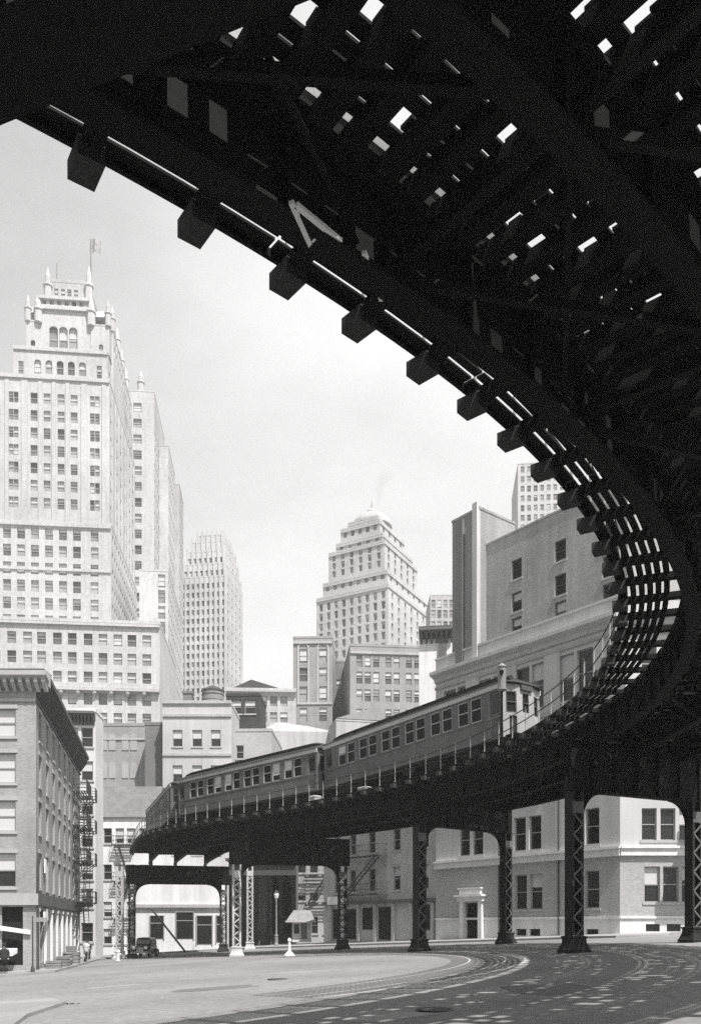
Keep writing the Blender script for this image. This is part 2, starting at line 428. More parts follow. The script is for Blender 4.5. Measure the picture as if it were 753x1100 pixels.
# girders with flanges and stiffeners
GO = (1.85, 4.3, 7.3)
for g in GO:
    mb = MB(); n = int(SMAX/.5)
    for pr in (rect(g, .04, -.98, -.05), rect(g, .34, -1.03, -.985), rect(g, .30, -.045, -.004)):
        mb.sweep([[dp(SMAX*i/n, o, z) for o, z in pr] for i in range(n+1)])
    s = .4
    while s < SMAX:
        p, t, nn, h = path(s)
        for sg in (-1, 1): mb.box(dp(s, g+sg*.075, -.515), (.05, .11, .93), (t, nn, Vector((0, 0, 1))))
        s += 1.32
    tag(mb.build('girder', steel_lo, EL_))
# ties: every third runs out to carry the walkways
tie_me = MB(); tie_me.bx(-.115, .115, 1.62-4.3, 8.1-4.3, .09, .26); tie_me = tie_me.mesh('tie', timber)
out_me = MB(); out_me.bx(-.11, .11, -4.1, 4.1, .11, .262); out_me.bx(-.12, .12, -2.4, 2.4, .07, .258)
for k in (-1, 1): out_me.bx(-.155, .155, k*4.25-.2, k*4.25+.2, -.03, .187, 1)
out_me = out_me.mesh('outrigger', [timber, gray('glint-toned tie end', .05, .9, .5, 1, 14, spec=.05)])  # end blocks paler than the timber, painting in sun glints
random.seed(5)
items = []; s = .3; i = 0
HOLE = (s_ang(-61.2), s_ang(-57.4))
while s < SMAX-.3:
    sj = s+random.uniform(-.035, .035); p, t, n, h = path(sj); c = dp(sj, 4.3, 0)
    vis = (p-Vector((0, 0, 0))).length if p.y > 4 else 500
    items.append((vis, i % 3 == 0, c, h-0, sj)); s += .44; i += 1
eb = wl(EL_)
for kind, me, nm in ((True, out_me, 'outrigger'), (False, tie_me, 'tie')):
    L_ = sorted([k for k in items if k[1] == kind], key=lambda k: k[0]); rest = MB()
    for j, (v, _, c, h, sj) in enumerate(L_):
        if not kind and (HOLE[0] < sj < HOLE[1] or random.random() < .05): continue
        rz = h+random.uniform(-.006, .006)
        if True:                                   # mesh y axis points inward (-n), so flip
            M = Matrix.Translation(c) @ Matrix.Rotation(rz, 4, 'Z') @ Matrix.Scale(-1, 4, (0, 1, 0))
        if j < 100:
            o = place(nm, me, EL_, c-eb, rz+PI)
        else:
            b = len(rest.v); M = Matrix.Translation(c) @ Matrix.Rotation(rz+PI, 4, 'Z')
            rest.v += [tuple(M @ q.co) for q in me.vertices]
            for pl in me.polygons: rest.f.append([b+k for k in pl.vertices]); rest.m.append(pl.material_index)
    if rest.v: tag(rest.build(nm, [timber, MATS['glint-toned tie end']], EL_), kind='stuff')
# rails, guard timbers, boards, walkways
for tr in (2.8, 6.0):
    for sg in (-1, 1):
        ribbon('rail', railm, rect(tr+sg*.745, .075, .262, .40))
        ribbon('guard_timber', timber, rect(tr+sg*.98, .18, .264, .44))
    pass
BAYS = [(p[4]+q[4])/2 for p, q in zip(items, items[1:])]
def boards(o, w, z=.264, p_=.25):
    mb = MB(); cur = .2; run = 0
    for c in BAYS+[SMAX+9]:
        dens = p_*(1.3 if math.sin(c*1.7+o*2.1) > .1 else .55)
        if c < SMAX and random.random() > dens: continue
        e = min(c-.12, SMAX-.2)
        if e-cur > .1:
            n = max(1, int((e-cur)/.7)); sk = random.uniform(-.012, .012)
            mb.sweep([[dp(cur+(e-cur)*i/n, q[0]+sk, q[1]) for q in rect(o, w, z, z+.04)] for i in range(n+1)])
        cur = c+random.uniform(.09, .17)
    mb.build('track_boarding', plank, EL_)
for tr in (2.8, 6.0):
    for k in (-.53, -.32, -.11, .11, .32, .53): boards(tr+k, .185)
for o in (3.9, 4.1, 4.3, 4.5, 4.7, 4.9): boards(o, .175)
for o in (1.70, 1.88, 6.98+.14, 7.32, 7.52, 7.72, 7.92): boards(o, .17)
for side in (0, 1):
    mb = MB()
    for k in range(6 if side == 0 else 3):
        o = (.185+k*.212-(.02 if k == 0 else 0)) if side == 0 else 8.16+k*.17
        w = (.148 if k else .19) if side == 0 else .13
        s = 0
        while s < SMAX-4.2:
            ln = 3.96; n = 6
            if random.random() > .004:
                mb.sweep([[dp(s+.02+(ln-.04)*i/n, q[0]+math.sin(s*3+k)*.008, q[1]) for q in rect(o, w, .266, .302)] for i in range(n+1)])
            s += ln
    mb.build('walkway', plank, EL_)
ribbon('edge_rail', steel, rect(.055, .07, .19, .30)); ribbon('edge_rail', steel, rect(8.55, .06, .10, .19))
# handrails
pm = MB(); pm.tube((0, 0, .2), (0, 0, 1.42), .028, .028, 6); pm.tube((0, 0, .26), (0, 0, .34), .07, .05, 6); pm = pm.mesh('handrail_post', gray('pale rail paint', .3, .6, .4, 1, 12))
ps = []; s = .3
while s < SMAX-.4:
    for o in (.1, 8.5): ps.append((dp(s, o, 0), s, o))
    s += 1.32
ps.sort(key=lambda k: (k[2] > 1, k[0].length if k[0].y > 12 else 999))
for j, (c, s, o) in enumerate(ps):
    if o > 1 and j % 2: continue
    if j < 100: place('handrail_post', pm, EL_, c-eb)
for o, ss in ((.1, (0, SMAX)), (8.5, (0, SMAX))):
    for z in (.85, 1.38):
        ribbon('handrail', gray('dark pipe rail', .02, .6, .4, 1, 12), [(o+.024*math.cos(k*PI/3), z+.024*math.sin(k*PI/3)) for k in range(6)], ss[0], ss[1], .66)
# lateral bracing between the girders
def brace(a, b, w=.1, t=.1):
    mb = MB(); mb.bar(a, b, w, .015); d = (Vector(b)-Vector(a)).normalized(); r = d.cross(Vector((0, 0, 1))).normalized()
    mb.bar(Vector(a)+r*w/2+Vector((0, 0, t/2)), Vector(b)+r*w/2+Vector((0, 0, t/2)), .015, t)
    return mb.build('brace', steel_lo, EL_)
s = 12.5; flip = 0
while s < SMAX-40:
    brace(dp(s, 1.9, -.93), dp(s+3.3, 4.26, -.93)); brace(dp(s+3.3, 1.9, -.80), dp(s, 4.26, -.80), .07, .07)
    brace(dp(s, 4.34, -.93), dp(s+3.3, 7.26, -.93))
    brace(dp(s, 1.9, -.7), dp(s, 7.2, -.7), .14, .14)
    s += 3.96
# pale struts beside the inner girder: sunlight on bracing put into their colour
for (u0, v0), (u1, v1) in (((313, 217), (338, 272)), ((318, 220), (366, 259)), ((336, 256), (362, 273)), ((391, 271), (410, 322))):
    a_, b_ = [at(u, v, F*7.5/(HV-v)) for u, v in ((u0, v0), (u1, v1))]
    mb = MB(); mb.bar(a_, b_, .055, .04); mb.build('strut', plaster, EL_)
# bents: columns with lacing, pedestals and curved brackets under plate cross girders
def column(P, a, ztop, mat, wid=.62, dep=.46, base=True, parent=EL_):
    P = Vector((P[0], P[1], gz(P[0]))); d, n = dirs(a); zz = Vector((0, 0, 1)); ax = (d, n, zz); H = ztop-P.z
    mb = MB()
    for sg in (-1, 1):
        mb.box(P+d*sg*wid/2+zz*(H/2+.2), (.03, dep, H-.4), ax)
        for k in (-1, 1): mb.box(P+d*sg*(wid/2-.075)+n*k*(dep/2-.012)+zz*(H/2+.2), (.118, .022, H-.4), ax)
    o = mb.build('column', mat, parent)
    lb = MB(); z = .62; up = True; pitch = .44
    while z < H-.9:
        for k in (-1, 1):
            x0, x1 = (-.26, .26) if (up == (k > 0)) else (.26, -.26)
            A = P+d*x0*wid/.62+n*k*(dep/2+.012)+zz*z; B = P+d*x1*wid/.62+n*k*(dep/2+.012)+zz*(z+pitch)
            lb.bar(A, B, .016, .085, up=n.cross((B-A).normalized()))
        z += pitch; up = not up
    for z in (.5, H-.7):
        for k in (-1, 1): lb.box(P+n*k*(dep/2+.014)+zz*z, (wid, .02, .5), ax)
    lb.build('lacing', mat if mat is col_lit else lace_lit, o)
    bb = MB(); h2 = wid*.62
    q = lambda r, z: [P+d*i*r*1.0+n*j*r*.85+zz*z for i, j in ((-1, -1), (1, -1), (1, 1), (-1, 1))]
    bb.sweep([q(h2*1.4, -.3), q(h2*1.4, .12), q(h2*1.3, .16), q(h2*1.02, .42), q(h2*1.0, .62), q(h2*1.12, .64), q(h2*1.12, .70), q(h2*.9, .72)])
    bb.build('pedestal', mat, o)
    return o
def bent(A, B, zb, depth=1.85, ma=col_shade, mb_=col_shade, r=1.15, ext=.55, style='plate'):
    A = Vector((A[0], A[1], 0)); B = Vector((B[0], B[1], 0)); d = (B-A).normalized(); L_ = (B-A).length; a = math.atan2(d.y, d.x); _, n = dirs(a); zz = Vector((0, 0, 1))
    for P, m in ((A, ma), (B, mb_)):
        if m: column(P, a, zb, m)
    g = MB(); c = (A+B)/2; ax = (d, n, zz)
    g.box(c+zz*(zb+depth/2), (L_+2*ext, .05, depth-.08), ax); g.box(c+zz*(zb+.02), (L_+2*ext, .42, .04), ax); g.box(c+zz*(zb+depth-.02), (L_+2*ext, .42, .04), ax)
    x = -L_/2-ext+.2
    while x < L_/2+ext:
        for k in (-1, 1): g.box(c+d*x+n*k*.095+zz*(zb+depth/2), (.05, .13, depth-.09), ax)
        x += 1.3
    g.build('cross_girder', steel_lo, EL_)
    for P, sg in ((A, 1), (B, -1)):
        o0 = P+d*sg*.33
        pts = [o0+zz*(zb-.003), o0+zz*(zb-r)]+[o0+d*sg*(r-r*math.cos(t*PI/16))+zz*(zb-r+r*math.sin(t*PI/16)) for t in range(1, 9)]
        pts[-1] = o0+d*sg*r+zz*(zb-.003)
        gb = MB(); gb.prism([p-n*.06 for p in pts], n*.12)
        arc = [o0+d*sg*(r-r*math.cos(t*PI/16))+zz*(zb-r+r*math.sin(t*PI/16)) for t in range(0, 9)]
        gb.sweep([[p-n*.18, p+n*.18, p+n*.18+(P+d*sg*r+zz*(zb-r)-p).normalized()*.03, p-n*.18+(P+d*sg*r+zz*(zb-r)-p).normalized()*.03] for p in arc])
        gb.build('bracket', steel_lo, EL_)
    return d
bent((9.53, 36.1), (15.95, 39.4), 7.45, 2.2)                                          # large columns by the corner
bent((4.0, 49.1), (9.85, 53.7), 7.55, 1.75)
bent((-8.3, 61.8), (-.6, 63.3), 6.2, 2.0, col_lit, col_shade)
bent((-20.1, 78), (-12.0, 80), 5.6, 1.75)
bent((-20.9, 77.0), (-20.9, 70.5), 5.9, .5, col_lit, None, r=.6, ext=.3) if False else column((-20.75, 76.2), 0, 7.1, col_lit)
column((-9.9, 83.5), .1, 7.6, col_lit)
# the near bent overhead at the upper left: an open lattice cross girder
A = Vector((-6.3, 7.05, 0)); B = Vector((4.0, 3.3, 0)); d = (B-A).normalized(); n = Vector((d.y, -d.x, 0)); zz = Vector((0, 0, 1)); zb = 7.2
g = MB(); c = (A+B)/2; L_ = (B-A).length
g.box(c+zz*(zb+.02), (L_+1, .34, .04), (d, n, zz))
for k in (-1, 1): g.box(c+n*k*.12+zz*(zb+.22), (L_+1, .03, .36), (d, n, zz))
g.box(c+zz*(zb+1.72), (L_+1, .3, .05), (d, n, zz))
g.build('cross_girder', steel_lo, EL_)
x = .5; k = 0
while x < L_-.6:
    mb = MB(); p0 = A+d*x; 
    mb.bar(p0+zz*(zb+.42), p0+zz*(zb+1.69), .16, .2); mb.build('lattice_post', steel_lo, EL_)
    mb = MB(); p1 = A+d*(x+1.5)
    mb.bar(p0+zz*(zb+.42), p1+zz*(zb+1.69), .14, .14) if k % 2 == 0 else mb.bar(p1+zz*(zb+.42), p0+zz*(zb+1.69), .14, .14); mb.build('lattice_diagonal', steel_lo, EL_)
    x += 1.5; k += 1
column(A, math.atan2(d.y, d.x), zb, col_shade); column(B, math.atan2(d.y, d.x), zb, col_shade)
# ------------------------------------------------------------------ train
TO = 2.8
def chord(s0, L_):
    s = s0; a = dp(s0, TO, .4)
    while s < SMAX and (dp(s, TO, .4)-a).length < L_: s += .05
    return s
LC, WC = 16.6, 2.8
def build_car(name, label, s0, front, roofm=None):
    s1 = chord(s0, LC); a = dp(s0, TO, .402); b = dp(s1, TO, .402)
    x = (a-b).normalized(); z = Vector((0, 0, 1)); y = z.cross(x).normalized(); z = x.cross(y); c = (a+b)/2
    t = thing(name, label, 'train car', group='coupled cars of the elevated train')
    z = z*1.08
    t.matrix_world = Matrix(((x.x, y.x, z.x, c.x), (x.y, y.y, z.y, c.y), (x.z, y.z, z.z, c.z), (0, 0, 0, 1)))
    h = LC/2-.32; w2 = WC/2
    ws = []; x0 = -h+1.98; wins = []
    for i in range(6):                                 # six pairs a side
        for k in (0, 1): wins.append(x0+i*2.22+k*.96)
    wins = [k+.0 for k in wins]
    body = MB()
    ops = [(q+h-.40, q+h+.40, 1.88, 3.06) for q in wins]+[(.16, .86, .98, 3.06), (2*h-.86, 2*h-.16, .98, 3.06)]
    wall(body, (-h, -w2), 0, 2*h, .80, 3.36, ops, .07); wall(body, (h, w2), PI, 2*h, .80, 3.36, ops, .07)
    body.bx(-h+.02, h-.02, -w2+.08, w2-.08, .78, .90); 
    for sg in (-1, 1): body.bx(-h, h, sg*(w2+.012)-.012, sg*(w2+.012)+.012, 1.78, 1.86); body.bx(-h, h, sg*(w2+.008)-.008, sg*(w2+.008)+.008, .80, .92)
    # ends: three facets
    for sg in (1, -1):
        pts = [(sg*h, -sg*w2), (sg*(h+.30), -sg*.52), (sg*(h+.30), sg*.52), (sg*h, sg*w2)]
        for i in range(3):
            p, q = Vector((*pts[i], 0)), Vector((*pts[i+1], 0)); L_ = (q-p).length; aa = math.atan2(q.y-p.y, q.x-p.x)
            if i == 0: op = [(L_*.2, L_*.86, 1.98, 3.02), (L_*.40, L_*.86, .95, 1.84)]
            elif i == 1: op = [(L_*.26, L_*.72, 2.05, 2.98)]
            else: op = [(L_*.2, L_*.72, 2.02, 2.98)]
            eb_ = MB(); wall(eb_, p, aa, L_, .80, 3.36, op, .08)
            eo = eb_.build('end_panel', carfront if sg == 1 and front else carside, t, True)
            dd, nn = dirs(aa)
            for o in op:
                me = window_meshes(o[1]-o[0], o[3]-o[2], 'dark'); c2 = p+dd*(o[0]+o[1])/2-nn*.075
                if o[2] < 1.5:
                    g = MB(); g.bx(-(o[1]-o[0])/2, (o[1]-o[0])/2, 0, .03, 0, o[3]-o[2]); g = g.mesh('gateway', darkin); place('gateway', g, t, (c2.x, c2.y, o[2]), aa)
                else:
                    wo = place('window', me['window'], t, (c2.x, c2.y, o[2]), aa); place('frame', me['frame'], wo)
    body.build('body', carside, t, True)
    lb = MB()
    for sg in (-1, 1): lb.bx(-h-.05, h+.05, sg*(w2+.03)-.03, sg*(w2+.03)+.03, 3.16, 3.39)
    lb.build('letterboard', carlight, t, True)
    # deck roof with rounded ends
    def ring(xx, k, dz): 
        pr = [(-w2-.1, 3.05), (-w2-.06, 3.12), (-.92, 3.34), (-.86, 3.36), (.86, 3.36), (.92, 3.34), (w2+.06, 3.12), (w2+.1, 3.05)]
        return [Vector((xx, p*k, 3.392+(q-3.05)*dz)) for p, q in pr]
    rf = MB(); rf.sweep([ring(-h-.42, .62, .1), ring(-h-.25, .86, .6), ring(-h+.1, 1, 1), ring(h-.1, 1, 1), ring(h+.25, .86, .6), ring(h+.42, .62, .1)])
    ro = rf.build('roof', carroof, t, True)
    def r2(xx, dz, k=1): return [Vector((xx, p*k, 3.64+(q-3.3)*dz)) for p, q in ((-.82, 3.3), (-.82, 3.56), (-.88, 3.58), (-.5, 3.70), (0, 3.74), (.5, 3.70), (.88, 3.58), (.82, 3.56), (.82, 3.3))]
    cm = MB(); cm.sweep([r2(-h-.1, .12, .85), r2(-h+.35, .55), r2(-h+.9, .93), r2(-h+1.3, 1), r2(h-1.3, 1), r2(h-.9, .93), r2(h-.35, .55), r2(h+.1, .12, .85)])
    cm.build('clerestory', carroof, ro, True)
    random.seed(len(label))
    for sg, aa in ((-1, 0), (1, PI)):
        for q in wins:
            me = window_meshes(.80, 1.18, 'train'); xx = q if sg < 0 else -q
            wo = place('window', me['window'], t, (xx, sg*(w2-.065), 1.88), aa); place('frame', MESH_TF(.80, 1.18), wo)
            r_ = random.random()
            if r_ < .34: place('blind', me['blind%d' % (35 if r_ < .14 else 50 if r_ < .26 else 62)], wo)
        for q in (-h+.51, h-.51):
            g = window_meshes(.7, 2.08, 'door'); dm = DOOR(.7, 2.08); place('door', dm, t, (q, sg*(w2-.065), .98), aa)
    for q in (-LC/2+2.6, LC/2-2.6):
        tk = MB()
        for sg in (-1, 1):
            tk.bx(q-1.25, q+1.25, sg*.98-.07, sg*.98+.07, .38, .58); tk.bx(q-.35, q+.35, sg*1.0-.12, sg*1.0+.12, .3, .72)
        tk.bx(q-.2, q+.2, -.9, .9, .4, .8); to = tk.build('truck', under, t, True)
        for wx in (-.9, .9):
            for sg in (-1, 1):
                wb = MB(); wb.tube((q+wx, sg*.68, .42), (q+wx, sg*.80, .42), .42, .42, 18); wb.tube((q+wx, sg*.64, .42), (q+wx, sg*.68, .42), .46, .46, 18); wb.build('wheel', under, to, True)
    ub = MB()
    for q, l_, w_ in ((-2.2, 1.4, .7), (.2, 1.0, .9), (2.3, 1.5, .6)): ub.bx(q-l_/2, q+l_/2, -w_-.2, w_+.2, .34, .82)
    ub.build('underframe', under, t, True)
    for sg in (-1, 1):
        cp = MB(); cp.bx(sg*(h+.1)-.35, sg*(h+.1)+.35, -.12, .12, .62, .82); cp.build('coupler', under, t, True)
    if front:
        for sg in (-1, 1):
            lp = MB(); lp.tube((h-.05, sg*.95, 3.62), (h+.22, sg*.95, 3.62), .13, .15, 12); lp.build('headlight', under, t, True)
        sb = MB(); sb.bx(h+.31, h+.42, -.42, .42, 3.1, 3.34); sb.build('sign_box', darkframe, t, True)
        dk = MB(); dk.bx(h+.05, h+.75, -w2+.1, w2-.1, .80, .88); dk.build('platform', steel, t, True)
    return t, s1
_tf = {}
def MESH_TF(w, h):
    if 'f' not in _tf:
        f = MB(); t = .045
        f.bx(-w/2, -w/2+t, -.04, -.001, 0, h); f.bx(w/2-t, w/2, -.04, -.001, 0, h); f.bx(-w/2+t, w/2-t, -.04, -.001, 0, t); f.bx(-w/2+t, w/2-t, -.04, -.001, h-t, h); f.bx(-w/2+t, w/2-t, -.045, -.001, h*.52, h*.52+.04)
        _tf['f'] = f.mesh('frame', carlight)
    return _tf['f']
def DOOR(w, h):
    if 'd' not in _tf:
        f = MB(); f.bx(-w/2, w/2, 0, .03, 0, h, 0); f.bx(-w/2+.1, w/2-.1, -.012, -.001, h*.52, h-.12, 1); f.bx(-w/2+.08, w/2-.08, -.02, -.001, .1, h*.46, 0)
        _tf['d'] = f.mesh('door', [carside, glass])
    return _tf['d']
s0 = s_ang(23.4)
c1, s1 = build_car('train_car', 'leading grey train car with pale front end and marker lamps on the curve', s0, True)
s1 = chord(s1, .35)
c2, s2 = build_car('train_car', 'middle train car seen broadside, right behind the leading car', s1, False)
s2 = chord(s2, .35)
c3, s3 = build_car('train_car', 'rearmost dark train car, turning away at far left end of train', s2, False)
# signal mast beside the front of the train
sm = thing('signal_mast', 'tall thin signal mast with round head beside the front of the train', 'railway signal', dp(s_ang(20.8), .45, .31))
p = wl(sm)
mb = MB(); mb.tube(p, p+Vector((0, 0, 3.6)), .06, .05, 8); mb.tube(p, p+Vector((0, 0, .2)), .16, .1, 8); mb.build('mast', steel, sm)
mb = MB(); mb.tube(p+Vector((0, 0, 2.9)), p+Vector((0, 0, 3.95)), .2, .2, 14); mb.lathe(p, [(.24, 3.95), (.22, 4.02), (.08, 4.1), (.03, 4.16)], 14); mb.lathe(p, [(.1, 2.75), (.24, 2.82), (.24, 2.9)], 14); hd = mb.build('signal_head', gray('signal grey', .2, .5, .3, 1, 8), sm, smooth=False)
mb = MB(); mb.tube(p+Vector((-.05, -.16, 3.62)), p+Vector((-.08, -.36, 3.62)), .10, .11, 12); mb.build('lamp_hood', steel, hd)
# grey box shapes for pale spots along the walkway
for i, (ang, o, w, h, lab) in enumerate(((47, .75, .8, .3, 'low grey box shape on walkway under gap between train cars'), (57, .7, .5, .42, 'small grey box shape on walkway below windows of middle train car'))):
    s = s_ang(ang); p, t, n, hh = path(s); c = dp(s, o, .312)
    mb = MB(); q = lambda r, z: [c+t*i_*w/2*r+n*j_*.3*r+Vector((0, 0, z)) for i_, j_ in ((-1, -1), (1, -1), (1, 1), (-1, 1))]
    mb.sweep([q(.95, 0), q(1, .05), q(1, h*.7), q(1.06, h*.72), q(1.06, h*.85), q(.8, h)])
    tag(mb.build('walkway_box', gray('plain box grey', .35, .9, .4, .4, 9)), lab, 'grey_box', 'boxes on the railway walkway')
# ------------------------------------------------------------------ buildings
random.seed(3)
def rows(v0, v1, n, Y): return [zv(v1, Y)+(zv(v0, Y)-zv(v1, Y))*i/(n-1) for i in range(n)]
# --- left corner brick building
LC_ = Vector((-19.3, 52, 0)); sa = math.atan2(1, -.213)
b = Bldg('corner_building', 'dusty brick corner building with dark bracketed cornice at left edge of the street', (-36.3, 52), 0, gz(-19.3)-.5)
sills = [zv(953, 52), zv(893, 52), zv(841, 52), zv(791, 52)]; hs = [2.1, 1.9, 1.85, 1.7]
fops = [(x-.65, x+.65, z, z+h) for x in (17-1.9, 17-5.2, 17-8.5, 17-11.8) for z, h in zip(sills, hs)]
sops = [(t-.52, t+.52, z-.0, z+h+.1) for t in (1.7, 4.9, 8.1, 11.3, 14.5, 17.7, 20.9) for z, h in zip(sills, hs)]
shop = [(17-6.3, 17-.8, -.7, 2.9), (17-12, 17-7, -.7, 2.9)]
sshop = [(t-.9, t+.9, -.6, 2.75) for t in (2.2, 5.1, 8.0, 10.9, 13.8, 16.7, 19.6, 22.5)]
d2 = Vector((math.cos(sa), math.sin(sa), 0))
mb = MB(); zt = 17.0
wall(mb, b.P, 0, 17, b.z0, zt, fops+shop, .22); wall(mb, LC_, sa, 26, b.z0, zt, sops+sshop, .22)
Q = LC_+d2*26; wall(mb, Q, PI, 17+26*.208, b.z0, zt, [], .2); 
mb.poly([Vector((p[0], p[1], zt-.3)) for p in ((-36.3, 52), (-19.3, 52), (Q.x, Q.y), (-36.3, Q.y))])
mb.build('wall', brickL, b.o)
for ops_, P, a in ((fops, b.P, 0), (sops, LC_, sa)):
    dd, nn = dirs(a)
    for o in ops_:
        c = Vector((P[0], P[1], 0))+dd*(o[0]+o[1])/2-nn*.215; b.wins.append((Vector((c.x, c.y, o[2])), a, o[1]-o[0], o[3]-o[2], 'sash'))
for i, o in enumerate(shop):
    g = MB(); g.bx(-36.3+o[0]+.01, -36.3+o[1]-.01, 52.3, 52.4, o[2], o[3]); g.build('shop_interior', darkin, b.o)
for o in sshop:
    dd, nn = dirs(sa); c = LC_+dd*(o[0]+o[1])/2-nn*.2; g = MB()
    g.box((c.x, c.y, (o[2]+o[3])/2), (o[1]-o[0], .06, o[3]-o[2]-.02), (dd, nn, Vector((0, 0, 1))), 0)
    g.box(Vector((c.x, c.y, o[2]+.45))+nn*.06, (o[1]-o[0]-.02, .07, .9), (dd, nn, Vector((0, 0, 1))), 1)
    g.box(Vector((c.x, c.y, o[2]+2.3))+nn*.06, (o[1]-o[0]-.02, .07, .1), (dd, nn, Vector((0, 0, 1))), 1)
    g.build('shop_window', [glass, framem], b.o)
dd, nn = dirs(sa)
for k in range(9):
    c = LC_+dd*(.7+k*2.9 if k else .35)+nn*.08; g = MB(); g.box((c.x, c.y, 1.0), (.36, .16, 3.5), (dd, nn, Vector((0, 0, 1)))); g.box((c.x, c.y, 2.72), (.5, .24, .2), (dd, nn, Vector((0, 0, 1)))); g.build('pilaster', plaster, b.o)
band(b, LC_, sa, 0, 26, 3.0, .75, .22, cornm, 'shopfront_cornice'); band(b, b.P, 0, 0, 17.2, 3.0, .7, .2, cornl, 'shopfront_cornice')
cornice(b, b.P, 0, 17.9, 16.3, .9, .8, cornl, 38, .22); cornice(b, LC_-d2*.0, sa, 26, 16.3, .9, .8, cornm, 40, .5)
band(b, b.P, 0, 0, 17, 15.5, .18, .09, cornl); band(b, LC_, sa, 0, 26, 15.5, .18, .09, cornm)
mb = MB(); mb.bx(-36.3, -18.55, 51.25, 52.6, zt+.2, zt+.32); mb.build('roof_edge', cornm, b.o)
mb = MB(); mb.tube((-19.12, 51.9, -1.2), (-19.12, 51.9, 6.2), .07, .07, 8); mb.build('drainpipe', irond, b.o)
# white awning gear and a shop sign at the front
mb = MB(); mb.prism([(-23.9, 51.95, 2.1), (-19.6, 51.95, 1.45), (-19.6, 51.95, 1.2), (-23.9, 51.95, 1.8)], (0, -.12, 0)); mb.build('sign_board', whitep, b.o)
mb = MB(); mb.sweep([[Vector((x, 51.9, .35)), Vector((x, 51.1, .12)), Vector((x, 51.1, -.1)), Vector((x, 51.9, .05))] for x in (-25, -20.4)]); mb.build('counter_canopy', whitep, b.o)
for x in (-22.9, -21.5):
    mb = MB(); mb.bx(x-.05, x+.05, 52.1, 52.2, -.6, 2.9); mb.build('shop_mullion', framem, b.o)
dn = dirs(sa)
c = LC_+d2*2.4+dn[1]*.25; mb = MB(); mb.box((c.x, c.y, 2.35), (1.5, .1, .55), (d2, dn[1], Vector((0, 0, 1)))); mb.build('hanging_sign', whitep, b.o)
c = LC_+d2*3.2+dn[1]*.12; mb = MB(); mb.box((c.x, c.y, 5.6), (.8, .06, .9), (d2, dn[1], Vector((0, 0, 1)))); mb.build('hanging_sign', whitep, b.o)
b.done(.9, pulls=(50, 62, 92, 92, 92))
def fire_escape(b, P, a, x0, x1, zs, out=1.1, drop=True):
    """iron balconies with slanted stairs on a facade"""
    d, n = dirs(a); P = Vector((P[0], P[1], 0)); z_ = Vector((0, 0, 1))
    fe = None
    for i, z in enumerate(zs):
        mb = MB()
        for k in range(6): mb.bar(P+d*x0+n*(.12+k*(out-.15)/5)+z_*z, P+d*x1+n*(.12+k*(out-.15)/5)+z_*z, .09, .03)
        mb.bar(P+d*x0+n*.02+z_*(z-.03), P+d*x0+n*out+z_*(z-.03), .06, .08); mb.bar(P+d*x1+n*.02+z_*(z-.03), P+d*x1+n*out+z_*(z-.03), .06, .08)
        for zz in (.5, 1.0):
            mb.bar(P+d*x0+n*out+z_*(z+zz), P+d*x1+n*out+z_*(z+zz), .04, .04)
            for x in (x0, x1): mb.bar(P+d*x+n*.02+z_*(z+zz), P+d*x+n*out+z_*(z+zz), .04, .04)
        k = 0; nb = max(4, int((x1-x0)/.35))
        for k in range(nb+1):
            x = x0+(x1-x0)*k/nb; mb.bar(P+d*x+n*out+z_*z, P+d*x+n*out+z_*(z+1.0), .03, .03)
        for x in (x0+.2, x1-.2): mb.bar(P+d*x+n*.02+z_*(z-1.0), P+d*x+n*(out-.1)+z_*(z-.03), .05, .05)
        pl = mb.build('fire_escape', irond, b.o)
        if i+1 < len(zs):
            sb = MB(); q0, q1 = (x0+.5, x1-.6) if i % 2 == 0 else (x1-.5, x0+.6)
            for k in (.45, .95):
                sb.bar(P+d*q0+n*k+z_*z, P+d*q1+n*k+z_*zs[i+1], .05, .14)
            m = int((zs[i+1]-z)/.24)
            for j in range(m):
                c = P+d*(q0+(q1-q0)*j/m)+n*.7+z_*(z+(zs[i+1]-z)*j/m); sb.box(c, (.2, .5, .03), (d, n, z_))
            sb.build('stair', irond, pl)
        elif drop: pass
    if drop:
        z = zs[0]; sb = MB()
        for k in (.45, .85): sb.bar(P+d*(x0+.5)+n*k+z_*z, P+d*(x0+1.9)+n*k+z_*(z-2.6), .05, .1)
        for j in range(10): sb.box(P+d*(x0+.5+1.4*j/10)+n*.65+z_*(z-2.6*j/10), (.1, .4, .03), (d, n, z_))
        sb.build('drop_ladder', irond, b.o)
fire_escape(b, LC_, sa, 19.2, 23.6, [sills[0]-.3, sills[1]-.3, sills[2]-.3, sills[3]-.3], 1.2)
fire_escape(b, LC_, sa, 24.0, 25.9, [sills[0]-.3, sills[1]-.3, sills[2]-.3, sills[3]-.3], 1.5)

